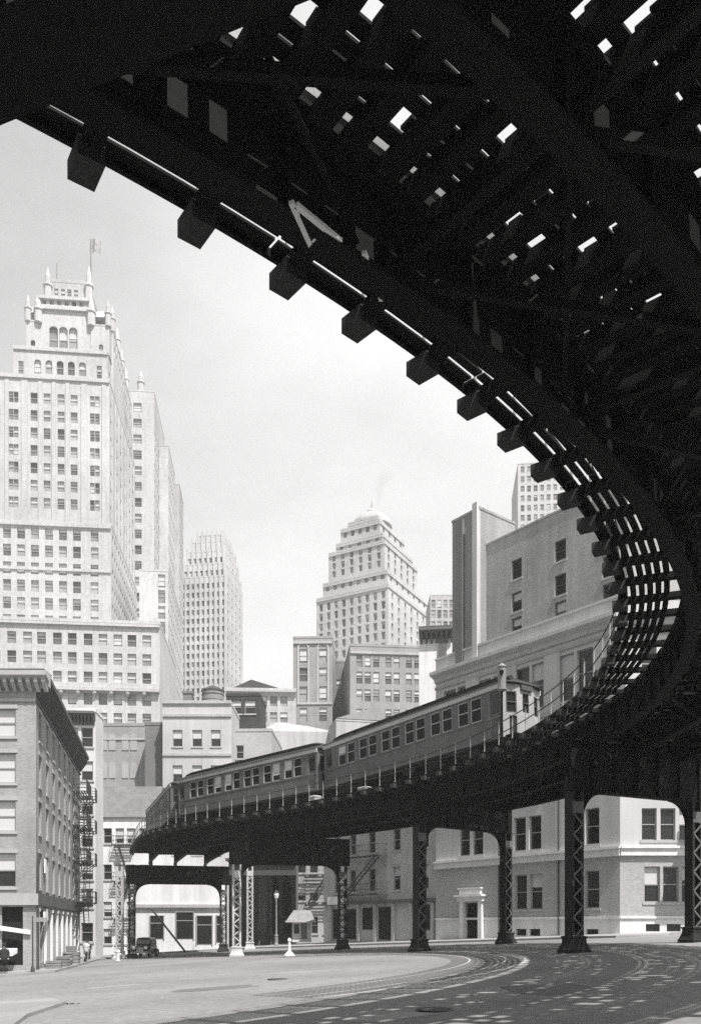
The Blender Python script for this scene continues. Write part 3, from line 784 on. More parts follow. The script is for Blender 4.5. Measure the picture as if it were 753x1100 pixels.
def simple(name, label, u0, u1, Y, vtop, mat, ang=0, dep=14, cols=0, rws=None, w=1.0, h=1.7, style='stone', group=None, blinds=.6, corn=None, side=None, cap=.35, most=100, z0=None, colu=None, roof=None, flat=False):
    P = at(u0, 995, Y); d, n = dirs(R(ang)); b = Bldg(name, label, (P.x, P.y), R(ang), z0)
    w_ = b.X(u1); zt = zv(vtop, Y)
    xs_ = [b.X(k) for k in colu] if colu else (fr(w_*.5/cols, w_*(1-.5/cols), cols) if cols else [])
    ops_ = []
    if rws:
        for v in rws:
            for x in xs_:
                if 0 < x-w/2 and x+w/2 < w_ and zv(v, Y)+h < zt: ops_.append((x-w/2, x+w/2, zv(v, Y), zv(v, Y)+h))
    R_ = []
    if side:
        R_ = [(x-w/2, x+w/2, zv(v, Y), zv(v, Y)+h) for v in side[1] for x in fr(dep*.5/side[0], dep*(1-.5/side[0]), side[0])]
    b.block(b.P, R(ang), w_, dep, b.z0, zt, mat, ops_, R_, (), .2, style, roof=roof, cap=cap)
    if corn: cornice(b, b.P, R(ang), w_, zt-.9, .8, corn[0], corn[1], corn[2], .45)
    b.done(blinds, most); b.w = w_; b.zt = zt; return b
# --- buildings beyond the left corner
b = simple('narrow_building', 'narrow white building with dark dentilled cornice behind the corner building', 68, 103, 84, 764, stonew, 4, 3.5, rws=(1012, 975, 945, 910, 875, 838, 802), colu=(78, 94), w=1.15, h=1.9, style='stone', corn=(.8, cornm, 9))
b = simple('warehouse', 'grey brick warehouse with blind arched windows, upper part behind white mansard house', 101, 158, 104, 780, brickM, 0, 14, style='stone')
for v in (868, 836, 806):
    for u in (112, 121, 135, 144):
        x = b.X(u); z = zv(v, 104); mb = MB()
        p = [Vector((b.P.x+x-.42, b.P.y-.002, z)), Vector((b.P.x+x+.42, b.P.y-.002, z)), ]+[Vector((b.P.x+x+.42*math.cos(t*PI/8), b.P.y-.002, z+1.6+.42*math.sin(t*PI/8))) for t in range(9)]
        mb.prism(p, (0, -.07, 0)); mb.build('blind_arch', gray('old whitened brick', .32, .9, .25, 2, 14), b.o)
band(b, b.P, 0, 0, b.w, zv(795, 104), .25, .12, cornl)
b = simple('mansard_house', 'low white house with grey slate mansard roof beside the railway', 108, 168, 95, 878, plaster, 0, 10, rws=(1014, 985, 945, 906), colu=(116, 129, 141, 155), w=.95, h=1.7, style='stone', cap=0)
Yq = 95; mb = MB(); x0, x1 = b.P.x-.2, b.P.x+b.w+.2; z0, z1 = zv(878, Yq), zv(841, Yq)
mb.sweep([[Vector((x, Yq-.25, z0)), Vector((x, Yq+2.4, z1)), Vector((x, Yq+8.5, z1)), Vector((x, Yq+10.2, z0))] for x in (x0, x1)]); mb.build('mansard_roof', slate, b.o)
fire_escape(b, b.P, 0, b.X(123), b.X(146), [zv(985, 95)-.2, zv(945, 95)-.2, zv(906, 95)-.2], .9, False)
# --- grey three-window building with a blind side wall, water tank and penthouse
P = at(175, 995, 99); b = Bldg('loft_building', 'grey stuccoed loft building with three white-curtained windows behind the middle train car', (P.x, P.y), R(0))
w_ = b.X(249); cs = [b.X(191), b.X(212), b.X(232)]; ww = 1.15
b.block(b.P, b.a, w_, 15, b.z0, zv(758, 99), gray('stucco', .42, .9, .25, 4, 10, streak=.25), [(x-ww/2, x+ww/2, z, z+1.95) for x in cs for z in (zv(802, 99), zv(840, 99), zv(880, 99), zv(918, 99))], (), (), .22, 'stone')
band(b, b.P, b.a, 0, w_, zv(812, 99), .3, .14, cornl); band(b, b.P, b.a, 0, w_, zv(770, 99), .3, .16, cornl); band(b, b.P, b.a, 0, w_, zv(756, 99), .35, .2, cornl, 'coping')
c = b.P+Vector((2.2, 4, 0)); mb = MB(); mb.bx(c.x-.55, c.x+.55, c.y-.5, c.y+.5, zv(758, 99)-.3, zv(736, 99)); mb.bx(c.x-.65, c.x+.65, c.y-.6, c.y+.6, zv(736, 99), zv(736, 99)+.25); mb.build('chimney', brickD, b.o)
b.done(1.0)
wt = thing('water_tank', 'squat wooden water tank on roof of the grey loft building', 'water tank', at(229, 758, 104)); p = wl(wt)
mb = MB(); mb.lathe(p, [(1.35, 0), (1.4, .3), (1.33, 1.7)], 20); mb.build('tank', wood, wt); mb = MB(); mb.lathe(p, [(1.45, 1.702), (1.4, 1.85), (.1, 2.5)], 20); mb.build('tank_roof', tar, wt)
for k in range(4):
    mb = MB(); q = p+Vector((math.cos(k*PI/2+.7), math.sin(k*PI/2+.7), 0))*.9; mb.tube(q-Vector((0, 0, .6)), q, .09, .09, 6); mb.build('leg', wood, wt)
for k in (.5, 1.2):
    mb = MB(); mb.lathe(p, [(1.41, k), (1.42, k+.03), (1.41, k+.06)], 20); mb.build('hoop', irond, wt)
b = simple('brick_wing', 'narrow dark brick wing squeezed between mansard house and the grey loft building', 156, 174.5, 101, 779, brickD, 0, 10)
b = simple('brick_annex', 'low plain brick annex with arched window adjoining the grey loft building', 249, 292, 102, 786, gray('buff brick', .42, .9, .25, 4, 14, .2, brick=(.24, .08, .008, .75)), -2, 12, rws=(815,), colu=(258,), w=.9, h=1.6)
b = simple('penthouse', 'small dark wooden penthouse with two windows above the brick annex', 243, 279, 106, 748, gray('dark clapboard', .05, .9, .35, 2, 9, brick=(3, .2, .015, .6)), -2, 6, rws=(767,), colu=(254, 269), w=1.35, h=1.7, style='stone', z0=zv(790, 106), blinds=1)
# --- sunlit shop under the railway, with a leaning ladder frame
b = simple('storefront', 'low sunlit white storefront with dark display windows framed beneath the railway', 146, 243.5, 93, 944, plaster, 0, 10, cap=.3)
def openings(b, lst, Y, mat=darkin, name='display_window'):
    d, n = dirs(b.a)
    for u0, u1, v0, v1 in lst:
        x0, x1 = b.X(u0), b.X(u1); c = b.P+d*(x0+x1)/2+n*.03; z0, z1 = zv(v1, Y), zv(v0, Y); mb = MB()
        mb.box((c.x, c.y, (z0+z1)/2), (x1-x0, .06, z1-z0), (d, n, Vector((0, 0, 1))), 0)
        t = .1
        for sg in (-1, 1): mb.box(Vector((c.x, c.y, (z0+z1)/2))+d*sg*((x1-x0)/2+t/2)+n*.02, (t, .14, z1-z0+2*t), (d, n, Vector((0, 0, 1))), 1)
        mb.box(Vector((c.x, c.y, z1+t/2))+n*.025, (x1-x0-.002, .15, t), (d, n, Vector((0, 0, 1))), 1)
        mb.box(Vector((c.x, c.y, z0+(z1-z0)*.68))+n*.025, (x1-x0-.002, .07, .08), (d, n, Vector((0, 0, 1))), 1)
        mb.build(name, [mat, framem], b.o)
openings(b, [(162, 176, 984, 1008), (190, 208, 980, 1008), (212, 228, 984, 1014), (233, 240, 984, 1012)], 93)
band(b, b.P, 0, 0, b.w, zv(975, 93), .35, .3, cornl, 'shopfront_cornice')
# --- mid-distance blocks behind the train
b = simple('office_block', 'low grey office block with row of small windows behind the water tank', 243, 318, 128, 741, limestone2, 3, 14, rws=(758, 775, 792), colu=(252, 262, 272, 283, 294, 305), w=1.1, h=1.5, style='tower', corn=(.6, cornl, 0))
mb = MB(); p0 = at(270, 741, 131); mb.sweep([[p0+Vector((-3.5, y, 0)), p0+Vector((0, y, 1.6)), p0+Vector((4.5, y, .2)), p0+Vector((4.5, y, 0))] for y in (0, 6)]); mb.build('skylight', tar, b.o)
b = simple('gabled_warehouse', 'plain whitewashed warehouse wall with low gable above the middle train car', 280, 362, 112, 785, gray('old limewash', .42, .9, .25, 4, 10, streak=.3), 4, 12, cap=0)
d, n = dirs(b.a); mb = MB(); q = [b.P+Vector((0, 0, b.zt)), b.P+d*b.w*.22+Vector((0, 0, b.zt+1.2)), b.P+d*b.w*.62+Vector((0, 0, b.zt+.7)), b.P+d*b.w+Vector((0, 0, b.zt))]
mb.prism(q, -n*11.9); mb.build('gable_roof', plaster, b.o)
P = at(315, 995, 138); b = Bldg('brick_tower_block', 'slim brick block with two bays of tall white-trimmed arched windows', (P.x, P.y), R(-2))
w_ = b.X(357); cs = [b.X(326), b.X(347)]; Y = 138
ops_ = [(x-.62, x+.62, zv(v, Y), zv(v, Y)+2.2, 0) for x in cs for v in (712, 732, 752, 775, 800)]
b.block(b.P, b.a, w_, 14, b.z0, zv(686, Y), brickM, ops_, (), (), .22, 'tower')
for x in cs:
    mb = MB(); d, n = dirs(b.a)
    for sg in (-1, 1): c = b.P+d*(x+sg*.85)+n*.06; mb.box((c.x, c.y, zv(726, Y)), (.3, .12, 9), (d, n, Vector((0, 0, 1))))
    for t in range(8):
        p1 = [b.P+d*(x+r*math.cos(k*PI/8))+n*.002+Vector((0, 0, zv(726, Y)+4.5+r*math.sin(k*PI/8))) for r, k in ((.7, t), (1.0, t), (1.0, t+1), (.7, t+1))]; mb.prism(p1, n*.12)
    mb.build('window_surround', cornl, b.o)
band(b, b.P, b.a, 0, w_, zv(692, Y), .4, .25, cornl); band(b, b.P, b.a, 0, w_, zv(757, Y), .3, .15, cornl); b.done(.8)
b = simple('dark_tenement', 'dark narrow tenement squeezed between the slim brick block and the brick warehouse', 358, 378, 146, 712, brickD, 0, 14, rws=(740, 760), colu=(364, 372), w=.9, h=1.6, style='tower')
b = simple('brick_warehouse', 'broad brick warehouse with rows of white-trimmed windows above leading train car', 376, 464, 134, 694, brickM, 5, 16, rws=(716, 734, 753, 774), colu=(386, 395, 404, 417, 426, 439, 448), w=.95, h=1.9, style='tower', blinds=.95)
band(b, b.P, b.a, 0, b.w, zv(702, 134), .35, .2, cornl)
b = simple('roof_hut', 'low plain concrete roof hut beside leading train car, in front of the brick warehouse', 361, 408, 108, 774, gray('stained concrete', .36, .9, .25, 4, 10, streak=.3), 12, 8, cap=.2)
mb = MB(); d, n = dirs(b.a)
mb.prism([b.P+Vector((0, 0, b.zt+.3)), b.P+d*b.w+Vector((0, 0, b.zt+.3)), b.P+d*b.w+Vector((0, 0, b.zt+2.2))], -n*7.8); mb.build('sloping_roof', brickM, b.o)
b = simple('corniced_house', 'white-walled house corner with dark bracketed cornice left of the brick building', 450, 484, 92, 676, plaster, -8, 5, cap=.3, roof=tar)
cornice(b, b.P, b.a, b.w+.4, b.zt-1.1, 1.0, .9, cornm, 7, .5); 
mb = MB(); d, n = dirs(b.a); c = b.P+d*b.w*.75+n*.15; mb.box((c.x, c.y, zv(692, 92)), (.8, .3, 3.4), (d, n, Vector((0, 0, 1)))); mb.build('pilaster', cornm, b.o)
b = simple('dark_office', 'distant dark-windowed office block peeping left of the brick building', 462, 488, 250, 640, limestone2, 0, 14, rws=(653, 664, 676), cols=4, w=1.2, h=2.4, style='tower', blinds=.1)

# --- corner bank building at the right: long grazing wall and a sunlit front
K = Vector((18, 56.6, 0)); wd = Vector((-.62, .785, 0)); wn = Vector((-.785, -.62, 0)); wa = math.atan2(-wd.y, -wd.x)       # facade angle so that its outside faces the street
LW = 17.6; P0 = K+wd*LW                                                    # left end, seen from outside
b = Bldg('bank_building', 'stone and brick corner building with heavy cornice and brick attic behind the railway curve', (P0.x, P0.y), wa, .1)
def tx(t): return LW-t
def win(t, w, z, h): return (tx(t)-w/2, tx(t)+w/2, z, z+h)
ops_ = []
for t in (3.6, 7.6, 11.4, 15.2): ops_ += [win(t-.78, 1.35, 17.7, 3.3), win(t+.78, 1.35, 17.7, 3.3), win(t-.78, 1.35, 12.4, 3.0), win(t+.78, 1.35, 12.4, 3.0)]
up = []
for t, dbl in ((2.2, 0), (7.9, 1), (13.6, 1)):
    for k in ((-.72, .72) if dbl else (0,)): up += [win(t+k, 1.15, 7.35, 2.5)]
for t, dbl in ((2.2, 0), (7.8, 1)):
    for k in ((-.72, .72) if dbl else (0,)): up += [win(t+k, 1.15, 2.95, 2.6)]
door = [win(13.4, 1.5, .45, 3.1)]
base_ops = [win(t, 1.0, 1.0, .5) for t in (2.2, 7.2, 8.5, 10.2)]
FR = 24
def fwin(x, w, z, h): return (x-w/2, x+w/2, z, z+h)
fo = []
for x0 in (3.2, 9.6, 16): 
    for k in (-1.25, 0, 1.25): fo += [fwin(x0+k, 1.0, 7.45, 2.15), fwin(x0+k, 1.0, 12.4, 3), fwin(x0+k, 1.0, 17.7, 3.2)]
    for k in (-1.25, 0, 1.25): fo += [fwin(x0+k+.2, 1.05, 3.3, 2.4)]
fb = [fwin(x, .95, 1.35, .5) for x in (2.2, 3.6, 5.0, 9, 10.4, 16)]
def ring_wall(z0, z1, lops, fops, mat, name, depth=.25, off=0):
    mb = MB(); p = P0+wn*off; q = K+Vector((0, -off, 0)) if off else K
    wall(mb, P0, wa, LW, z0, z1, lops, depth); wall(mb, K, 0, FR, z0, z1, fops, depth)
    Qx = K+Vector((FR, 0, 0)); wall(mb, Qx, PI/2, 16, z0, z1, [], depth); 
    A = Qx+Vector((0, 16, 0)); B = P0; dv = B-A; aa = math.atan2(dv.y, dv.x); wall(mb, A, aa, dv.length, z0, z1, [], depth)
    return mb.build(name, mat, b.o)
def keep(o, z0, z1): return [k for k in o if z0 < k[2] and k[3] < z1]
ring_wall(.1, 2.3, [(k[0], k[1], k[2], min(k[3], 2.3)) for k in door]+base_ops, fb, plaster, 'stone_base')
ring_wall(2.3, 6.5, keep(up, 2.3, 6.5)+[(door[0][0], door[0][1], 2.3, door[0][3])], keep(fo, 2.3, 6.5), gray('sandy brick', .40, .9, .2, 5, 14, .2, streak=.12, brick=(.24, .08, .008, .85)), 'wall')
ring_wall(6.5, 21.8, keep(up, 6.5, 21)+ops_, keep(fo, 6.5, 21), gray('pale pressed brick', .47, .9, .18, 5, 14, streak=.15), 'wall')
for OP, PP, aa, st in ((up+ops_, P0, wa, 'stone'), (fo, K, 0, 'stone')):
    dd, nn = dirs(aa)
    for q in OP:
        c = Vector((PP[0], PP[1], 0))+dd*(q[0]+q[1])/2-nn*.24; b.wins.append((Vector((c.x, c.y, q[2])), aa, q[1]-q[0], q[3]-q[2], st))
for OP, PP, aa in ((base_ops, P0, wa), (fb, K, 0)):
    dd, nn = dirs(aa)
    for q in OP:
        c = Vector((PP[0], PP[1], 0))+dd*(q[0]+q[1])/2-nn*.2; mb = MB(); mb.box((c.x, c.y, (q[2]+q[3])/2), (q[1]-q[0], .05, q[3]-q[2]), (dd, nn, Vector((0, 0, 1)))); mb.build('basement_window', glass, b.o)
for z, h, o_, m_ in ((6.42, .5, .22, plaster), (6.9, .16, .34, plaster), (2.22, .16, .1, plaster), (16.9, .3, .16, cornl), (20.95+.35, .22, .14, cornl)):
    band(b, P0, wa, 0, LW+o_*.4, z, h, o_, m_); band(b, K, 0, -.0, FR, z, h, o_, m_)
cornl2 = gray('weathered stone cornice', .45, .85, .2, 3, 14, streak=.25)
cornice(b, P0, wa, LW, 21.8, .85, .75, cornl2); cornice(b, K, 0, FR, 21.8, .85, .75, cornl2)
ring_wall(22.64, 23.75, [], [], cornl2, 'parapet'); band(b, P0, wa, 0, LW+.1, 23.752, .16, .12, cornl2, 'coping'); band(b, K, 0, 0, FR, 23.752, .16, .12, cornl2, 'coping')
mb = MB(); mb.poly([Vector((p.x, p.y, 22.9)) for p in (P0, K, K+Vector((FR, 0, 0)), K+Vector((FR, 16, 0)))]); mb.build('roof', tar, b.o)
for t in (0.2, 5.6, 9.6, 13.4):
    c = P0+(-wd)*tx(t)+wn*.0; 
    mb = MB(); ww = 1.4; mb.box(Vector((c.x, c.y, 19.2))+wn*.06+wd*.0, (ww, .12, 4.3), (wd, wn, Vector((0, 0, 1)))); mb.build('pier', cornl2, b.o)
# door with pediment
c = P0-wd*tx(13.4); ax = (wd, wn, Vector((0, 0, 1))); mb = MB()
for sg in (-1, 1):
    mb.box(Vector((c.x, c.y, 2.0))+wd*sg*1.0+wn*.16, (.4, .32, 3.4), ax)
mb.box(Vector((c.x, c.y, 3.85))+wn*.22, (2.7, .44, .36), ax); mb.box(Vector((c.x, c.y, 4.12))+wn*.34, (3.0, .68, .16), ax); mb.box(Vector((c.x, c.y, 4.42))+wn*.2, (2.3, .4, .42), ax); mb.box(Vector((c.x, c.y, 4.7))+wn*.25, (2.5, .5, .12), ax)
ds = mb.build('door_surround', plaster, b.o)
mb = MB(); mb.box(Vector((c.x, c.y, 2.0))-wn*.2, (1.5, .06, 3.1), ax); dr = mb.build('door', darkin, b.o)
mb = MB(); mb.box(Vector((c.x, c.y, .5))+wn*.4, (2.2, .8, .2), ax); mb.box(Vector((c.x, c.y, .36))+wn*.6, (2.6, 1.2, .16), ax); mb.build('doorstep', kerb_m, b.o)
for t in (5.0, 10.6):
    c = P0-wd*tx(t)+wn*.09; mb = MB(); mb.tube((c.x, c.y, .4), (c.x, c.y, 14), .06, .06, 8); mb.build('drainpipe', irond, b.o)
# brick attic
TT = 13.2; ab = K+wd*TT-wn*.9; aw = TT-.02
aops = [(TT-t-.5, TT-t+.5, z, z+1.5) for t in (1.5, 5.6, 9.7) for z in (29.0-.7, 26.4-.6, 23.95-.1)]
b.block(ab, wa, aw, 14, 22.85, 31.9, brickR, aops, (), (), .25, 'dark', name='attic_wall', cap=.15)
cc = P0-wd*.7; tw = 3.2
b.block(K+wd*(TT+2.6)-wn*.12, wa, 3.0, 4.2, 22.9, 34.6, brickM, (), (), (), .2, 'dark', name='stair_tower', cap=.2)
q = K+wd*(TT+1.6)+wn*.03; mb = MB(); mb.box((q.x, q.y, 28.7), (.8, .3, 11.4), ax); mb.build('pilaster', brickD, b.o)
q = K+wd*(TT-.15)+wn*.0; mb = MB(); mb.box((q.x, q.y, 29), (.5, .4, 12.2), ax); mb.build('pilaster', cornl2, b.o)
b.done(.35)
# --- row houses along the same street
P1 = P0+wd*.05-wn*.3; RW = 16; PR = P1+wd*RW
b = Bldg('row_house', 'three-storey pale brick row house with fire escape and dark shopfront beside the bank', (PR.x, PR.y), wa, .0)
ro = []
for x in (2.2, 4.6, 7.4, 10.8, 14.4):
    ro += [(x-.48, x+.48, 4.9, 6.95), (x-.48, x+.48, 8.4, 10.3)]
so_ = [(1.6, 2.9, .5, 3.3), (3.5, 5.1, .5, 3.3), (6.1, 7.6, 1.4, 3.4), (8.4, 10.1, .5, 3.4), (13.4, 15.2, 1.4, 3.5)]
b.block(PR, wa, RW, 11, b.z0, 12, gray('washed pale brick', .46, .9, .22, 4, 14, .2, streak=.2, brick=(.24, .08, .008, .8)), ro, (), (), .22, 'sash')
dd, nn = dirs(wa)
for o in so_:
    c = PR+dd*(o[0]+o[1])/2+nn*.03; mb = MB(); mb.box((c.x, c.y, (o[2]+o[3])/2), (o[1]-o[0], .06, o[3]-o[2]), (dd, nn, Vector((0, 0, 1)))); mb.build('shop_window', darkin, b.o)
for x in (1.3, 3.2, 5.6, 8.0, 10.5, 12.8, 15.5):
    c = PR+dd*x+nn*.12; mb = MB(); mb.box((c.x, c.y, 2), (.36, .24, 3.4), (dd, nn, Vector((0, 0, 1)))); mb.build('pilaster', cornl, b.o)
band(b, PR, wa, 0.3, RW, 3.75, .3, .35, cornm, 'shopfront_cornice'); band(b, PR, wa, .3, RW, 11.2, .5, .4, cornm, 'eaves_cornice')
c = PR+dd*2.7+nn*.45; mb = MB(); mb.box((c.x, c.y, 4.15), (2.9, .12, .75), (dd, nn, Vector((0, 0, 1)))); mb.build('sign_board', whitep, b.o)
fire_escape(b, PR, wa, 3.8, 9.6, [4.55, 8.05], 1.15, False)
b.done(.3)
b = simple('tenement', 'pale tenement with iron fire escape, leftmost of the houses under the railway', 316, 366, 99, 905, gray('dirty stucco', .36, .9, .3, 3, 10, streak=.3), -8, 12, rws=(1003, 968, 938), colu=(324, 337, 352), w=1.0, h=2.0, style='stone')
fire_escape(b, b.P, b.a, b.X(328), b.X(358), [zv(970, 99), zv(940, 99)], 1.0, False)
bt = thing('booth', 'small pale wooden booth with sloping awning roof in front of the pale tenement', 'booth', at(324, 1012, 90)); p = wl(bt)
mb = MB(); wall(mb, p+Vector((-1.0, 0, 0)), 0, 2.0, p.z, p.z+2.3, [(.95, 1.6, p.z+.3, p.z+2.0), (.2, .75, p.z+.9, p.z+1.9)], .1); wall(mb, p+Vector((1.0, 0, 0)), PI/2, 1.8, p.z, p.z+2.3, [], .1); wall(mb, p+Vector((1, 1.8, 0)), PI, 2, p.z, p.z+2.3, [], .1); wall(mb, p+Vector((-1, 1.8, 0)), -PI/2, 1.8, p.z, p.z+2.3, [], .1); mb.build('wall', plaster, bt)
mb = MB(); mb.prism([p+Vector((-1.7, -.9, 2.1)), p+Vector((1.5, -.9, 2.1)), p+Vector((.9, .9, 3.4)), p+Vector((-.9, .9, 3.4))], (0, 1.2, .0)); mb.build('awning_roof', wood, bt)
mb = MB(); mb.bx(p.x-.04, p.x+.58, p.y+.08, p.y+.14, p.z+.3, p.z+2); mb.build('door', wood, bt); mb = MB(); mb.bx(p.x-.79, p.x-.26, p.y+.08, p.y+.14, p.z+.9, p.z+1.9); mb.build('window', glass, bt)
b = Bldg('shade_shed', 'added open-fronted shed with thick posts, holding the deep shadow far under the railway', tuple(at(246, 995, 95))[:2])  # shed added so that its dark inside gives the deep shadow here
x0, x1 = b.P.x, at(318, 995, 95).x; zt = zv(925, 95)
mb = MB(); wall(mb, (x0, 106), 0, x1-x0, b.z0, zt, [], .1); wall(mb, (x1, 106), -PI/2, 11, b.z0, zt, [], .1); wall(mb, (x0, 95), PI/2, 11, b.z0, zt, [], .1); wall(mb, (x0-.02, 106), -PI/2, 11, b.z0, zt, [], .1); wall(mb, (x1+.02, 95), PI/2, 11, b.z0, zt, [], .1); mb.build('wall', brickD, b.o)
mb = MB(); mb.bx(x0-.3, x1+.1, 94.4, 106.3, zt, zt+.3); mb.bx(x0, x1, 94.9, 95.1, zt-1.6, zt-.002); mb.build('roof', tar, b.o)
for x in fr(x0+.3, x1-.3, 6):
    mb = MB(); mb.bx(x-.2, x+.2, 94.75, 95.15, b.z0, zt-1.602); mb.bx(x-.3, x+.3, 94.72, 95.18, zt-2.0, zt-1.61); mb.build('post', steel, b.o)
mb = MB(); mb.bx(x0+.2, x1-.2, 98.5, 105.8, b.z0, .9); mb.build('shed_dock', tar, b.o)
# ------------------------------------------------------------------ skyscrapers
random.seed(8)
def grid(b, P, a, cols_u, vrows, w, h, Y, pair=False):
    out = []
    for u in cols_u:
        x = b.X(u, P, a)
        for v in vrows: out.append((x-w/2, x+w/2, zv(v, Y), zv(v, Y)+h))
    return out
def even(x0, x1, n, w, zs, h): return [(x-w/2, x+w/2, z, z+h) for x in fr(x0, x1, n) for z in zs]
def pinnacle(b, p, r, h, m=None):
    mb = MB(); mb.lathe(p, [(r, 0), (r, h*.45), (r*1.25, h*.47), (r*1.2, h*.52), (r*.7, h*.56), (r*.65, h*.75), (r*.15, h)], 8, ang0=PI/8); mb.build('pinnacle', m or limestone, b.o)
# --- tall limestone tower at the left
Y = 190; a = R(5.5); d, n = dirs(a)
c0 = at(118, 995, Y); P = c0-d*44
b = Bldg('skyscraper', 'tall pale limestone skyscraper with gothic pinnacled crown and flagpole at the left', (P.x, P.y), a)
zrow = [zv(428+18.4*i, Y) for i in range(0, 15)]
zr = lambda v: zv(v, Y)
def cu(P_, us, w, zs, h): return [(b.X(u, P_, a)-w/2, b.X(u, P_, a)+w/2, z, z+h) for u in us for z in zs]
us = (15, 37, 51, 66, 80, 102); zs = [zr(438+18.6*i) for i in range(7)]
fo = cu(P, (37, 51, 66, 80), 1.5, zs, 2.4)+cu(P, (12.5, 17.8, 99.6, 105), 1.0, zs, 2.4)+cu(P, (-6, -20, -34), 1.5, zs, 2.4)
z1 = zr(409)
dep = 40
ro_ = even(2, dep-2, 15, 1.2, zs, 2.2)
ledge = zr(566)
b.block(P, a, 44, dep, ledge, z1, limestone, fo, ro_, (), .45, 'tower')
zs2 = [zr(584+18.6*i) for i in range(6)]
P2 = P+n*.7-d*.3
b.block(P2, a, 44.8, dep+.7, b.z0, ledge, limestone, cu(P2, (8, 23, 38, 53, 68, 83, 102), 1.7, zs2, 2.6)+cu(P2, (-8, -24), 1.7, zs2, 2.6), even(2, dep-1, 15, 1.3, zs2, 2.3), (), .45, 'tower')
band(b, P2, a, 0, 44.8, zr(570), .8, .4, limestone); band(b, P2, a, 0, 44.8, zr(617), .6, .3, limestone); band(b, P, a, 0, 44, zr(412), .6, .35, limestone)
for u in (8, 27, 44, 58.5, 73, 91, 112):
    c = P+d*b.X(u, P, a)+n*.1; mb = MB(); mb.box((c.x, c.y, (ledge+z1)/2-.4), (.8 if u not in (27, 91) else 1.3, .3, z1-ledge-1.6), (d, n, Vector((0, 0, 1)))); mb.build('pier', limestone, b.o)
for k in range(9):
    c = P+d*44+(-n)*(3+k*4.4)+d*.1; mb = MB(); mb.box((c.x, c.y, (ledge+z1)/2-.4), (.3, .9, z1-ledge-1.6), (d, n, Vector((0, 0, 1)))); mb.build('pier', limestone, b.o)
# shoulder with arched windows
xs0, xs1 = b.X(13, P, a), 44-.6
P3 = P+d*xs0-n*1.2
b.block(P3, a, xs1-xs0, dep-5, z1, zr(375), limestone, [(b.X(u, P3, a)-.75, b.X(u, P3, a)+.75, zr(402), zr(402)+3.1, 1) for u in (41, 53, 65, 77, 89)]+cu(P3, (23, 107), 1.1, [zr(409)+.4], 3.6), even(2, dep-8, 10, 1.2, [zr(403)], 2.6), (), .45, 'tower')
band(b, P3, a, 0, xs1-xs0, zr(378), .6, .3, limestone)
# crown block with three tall arches
xa, xb = b.X(39, P, a), b.X(96, P, a); P4 = P+d*xa-n*2.2; wq = xb-xa
b.block(P4, a, wq, 18, zr(375), zr(317), limestone, [(b.X(u, P4, a)-.95, b.X(u, P4, a)+.95, zr(374.5), zr(347), 1) for u in (58, 68.5, 79)]+cu(P4, (48, 56, 64, 72, 80, 88), .9, [zr(324)], 1.3), even(2, 16, 6, 1.2, [zr(360), zr(345)], 2.4), (), .6, 'tower')
for z in (zr(330), zr(317)-.4): band(b, P4, a, 0, wq, z, .7, .5, limestone)
xa2, xb2 = b.X(47, P, a), b.X(92, P, a); P5 = P+d*xa2-n*4
b.block(P5, a, xb2-xa2, 14, zr(317), zr(293), limestone2, cu(P5, (54, 61, 68, 75, 82), .9, [zr(309)], 1.9), (), (), .3, 'tower', cap=.8)
for xx, hh in ((xa2, 7), (xb2, 8), (xa, 5), (xb, 5.5)): 
    pq = P+d*xx-n*(3.9 if hh > 6 else 2.1); pinnacle(b, Vector((pq.x, pq.y, zr(312)-1 if hh > 6 else zr(345))), .9, hh+1)
for u0, u1 in ((26, 39), (96, 116)):                     # side pavilions with steep roofs
    x0, x1 = b.X(u0, P, a), b.X(u1, P, a); Pp = P+d*x0-n*2
    b.block(Pp, a, x1-x0, 12, zr(375), zr(344), limestone, [((x1-x0)*.55-.5, (x1-x0)*.55+.5, zr(374), zr(364), 1)], (), (), .5, 'tower', cap=.3)
    mb = MB(); c = Pp+d*(x1-x0)/2-n*6; zt = zr(344)+.3
    mb.sweep([[c+d*i*(x1-x0)/2*k-n*j*6*k+Vector((0, 0, z)) for i, j in ((-1, -1), (1, -1), (1, 1), (-1, 1))] for k, z in ((1.0, zt), (.55, zt+3.2), (.5, zt+3.3))]); mb.build('pavilion_roof', limestone2, b.o)
    for xx in (x0+.3, x1-.3):
        q = P+d*xx-n*2.2; pinnacle(b, Vector((q.x, q.y, zr(344))), .7, 6)
# stepped right-hand side
for k, (dist, w_, vt, dp_) in enumerate(((5, 5.2, 356, 8), (13, 5.0, 378, 8), (21, 4.6, 400, 8), (29, 4.4, 420, 10))):
    q = P+d*(44-5.2)-n*(dist); 
    b.block(q, a, w_, dp_-.5, zr(409), zv(vt, 190+dist), limestone, (), even(1.2, dp_-1.7, 3, 1.0, [zv(vt+12, 190+dist), zv(vt+26, 190+dist)], 2.4), (), .4, 'tower', cap=.4)
    for xx in (.4, w_-.4):
        p_ = q+d*xx-n*.4; pinnacle(b, Vector((p_.x, p_.y, zv(vt, 190+dist))), .7, 6)
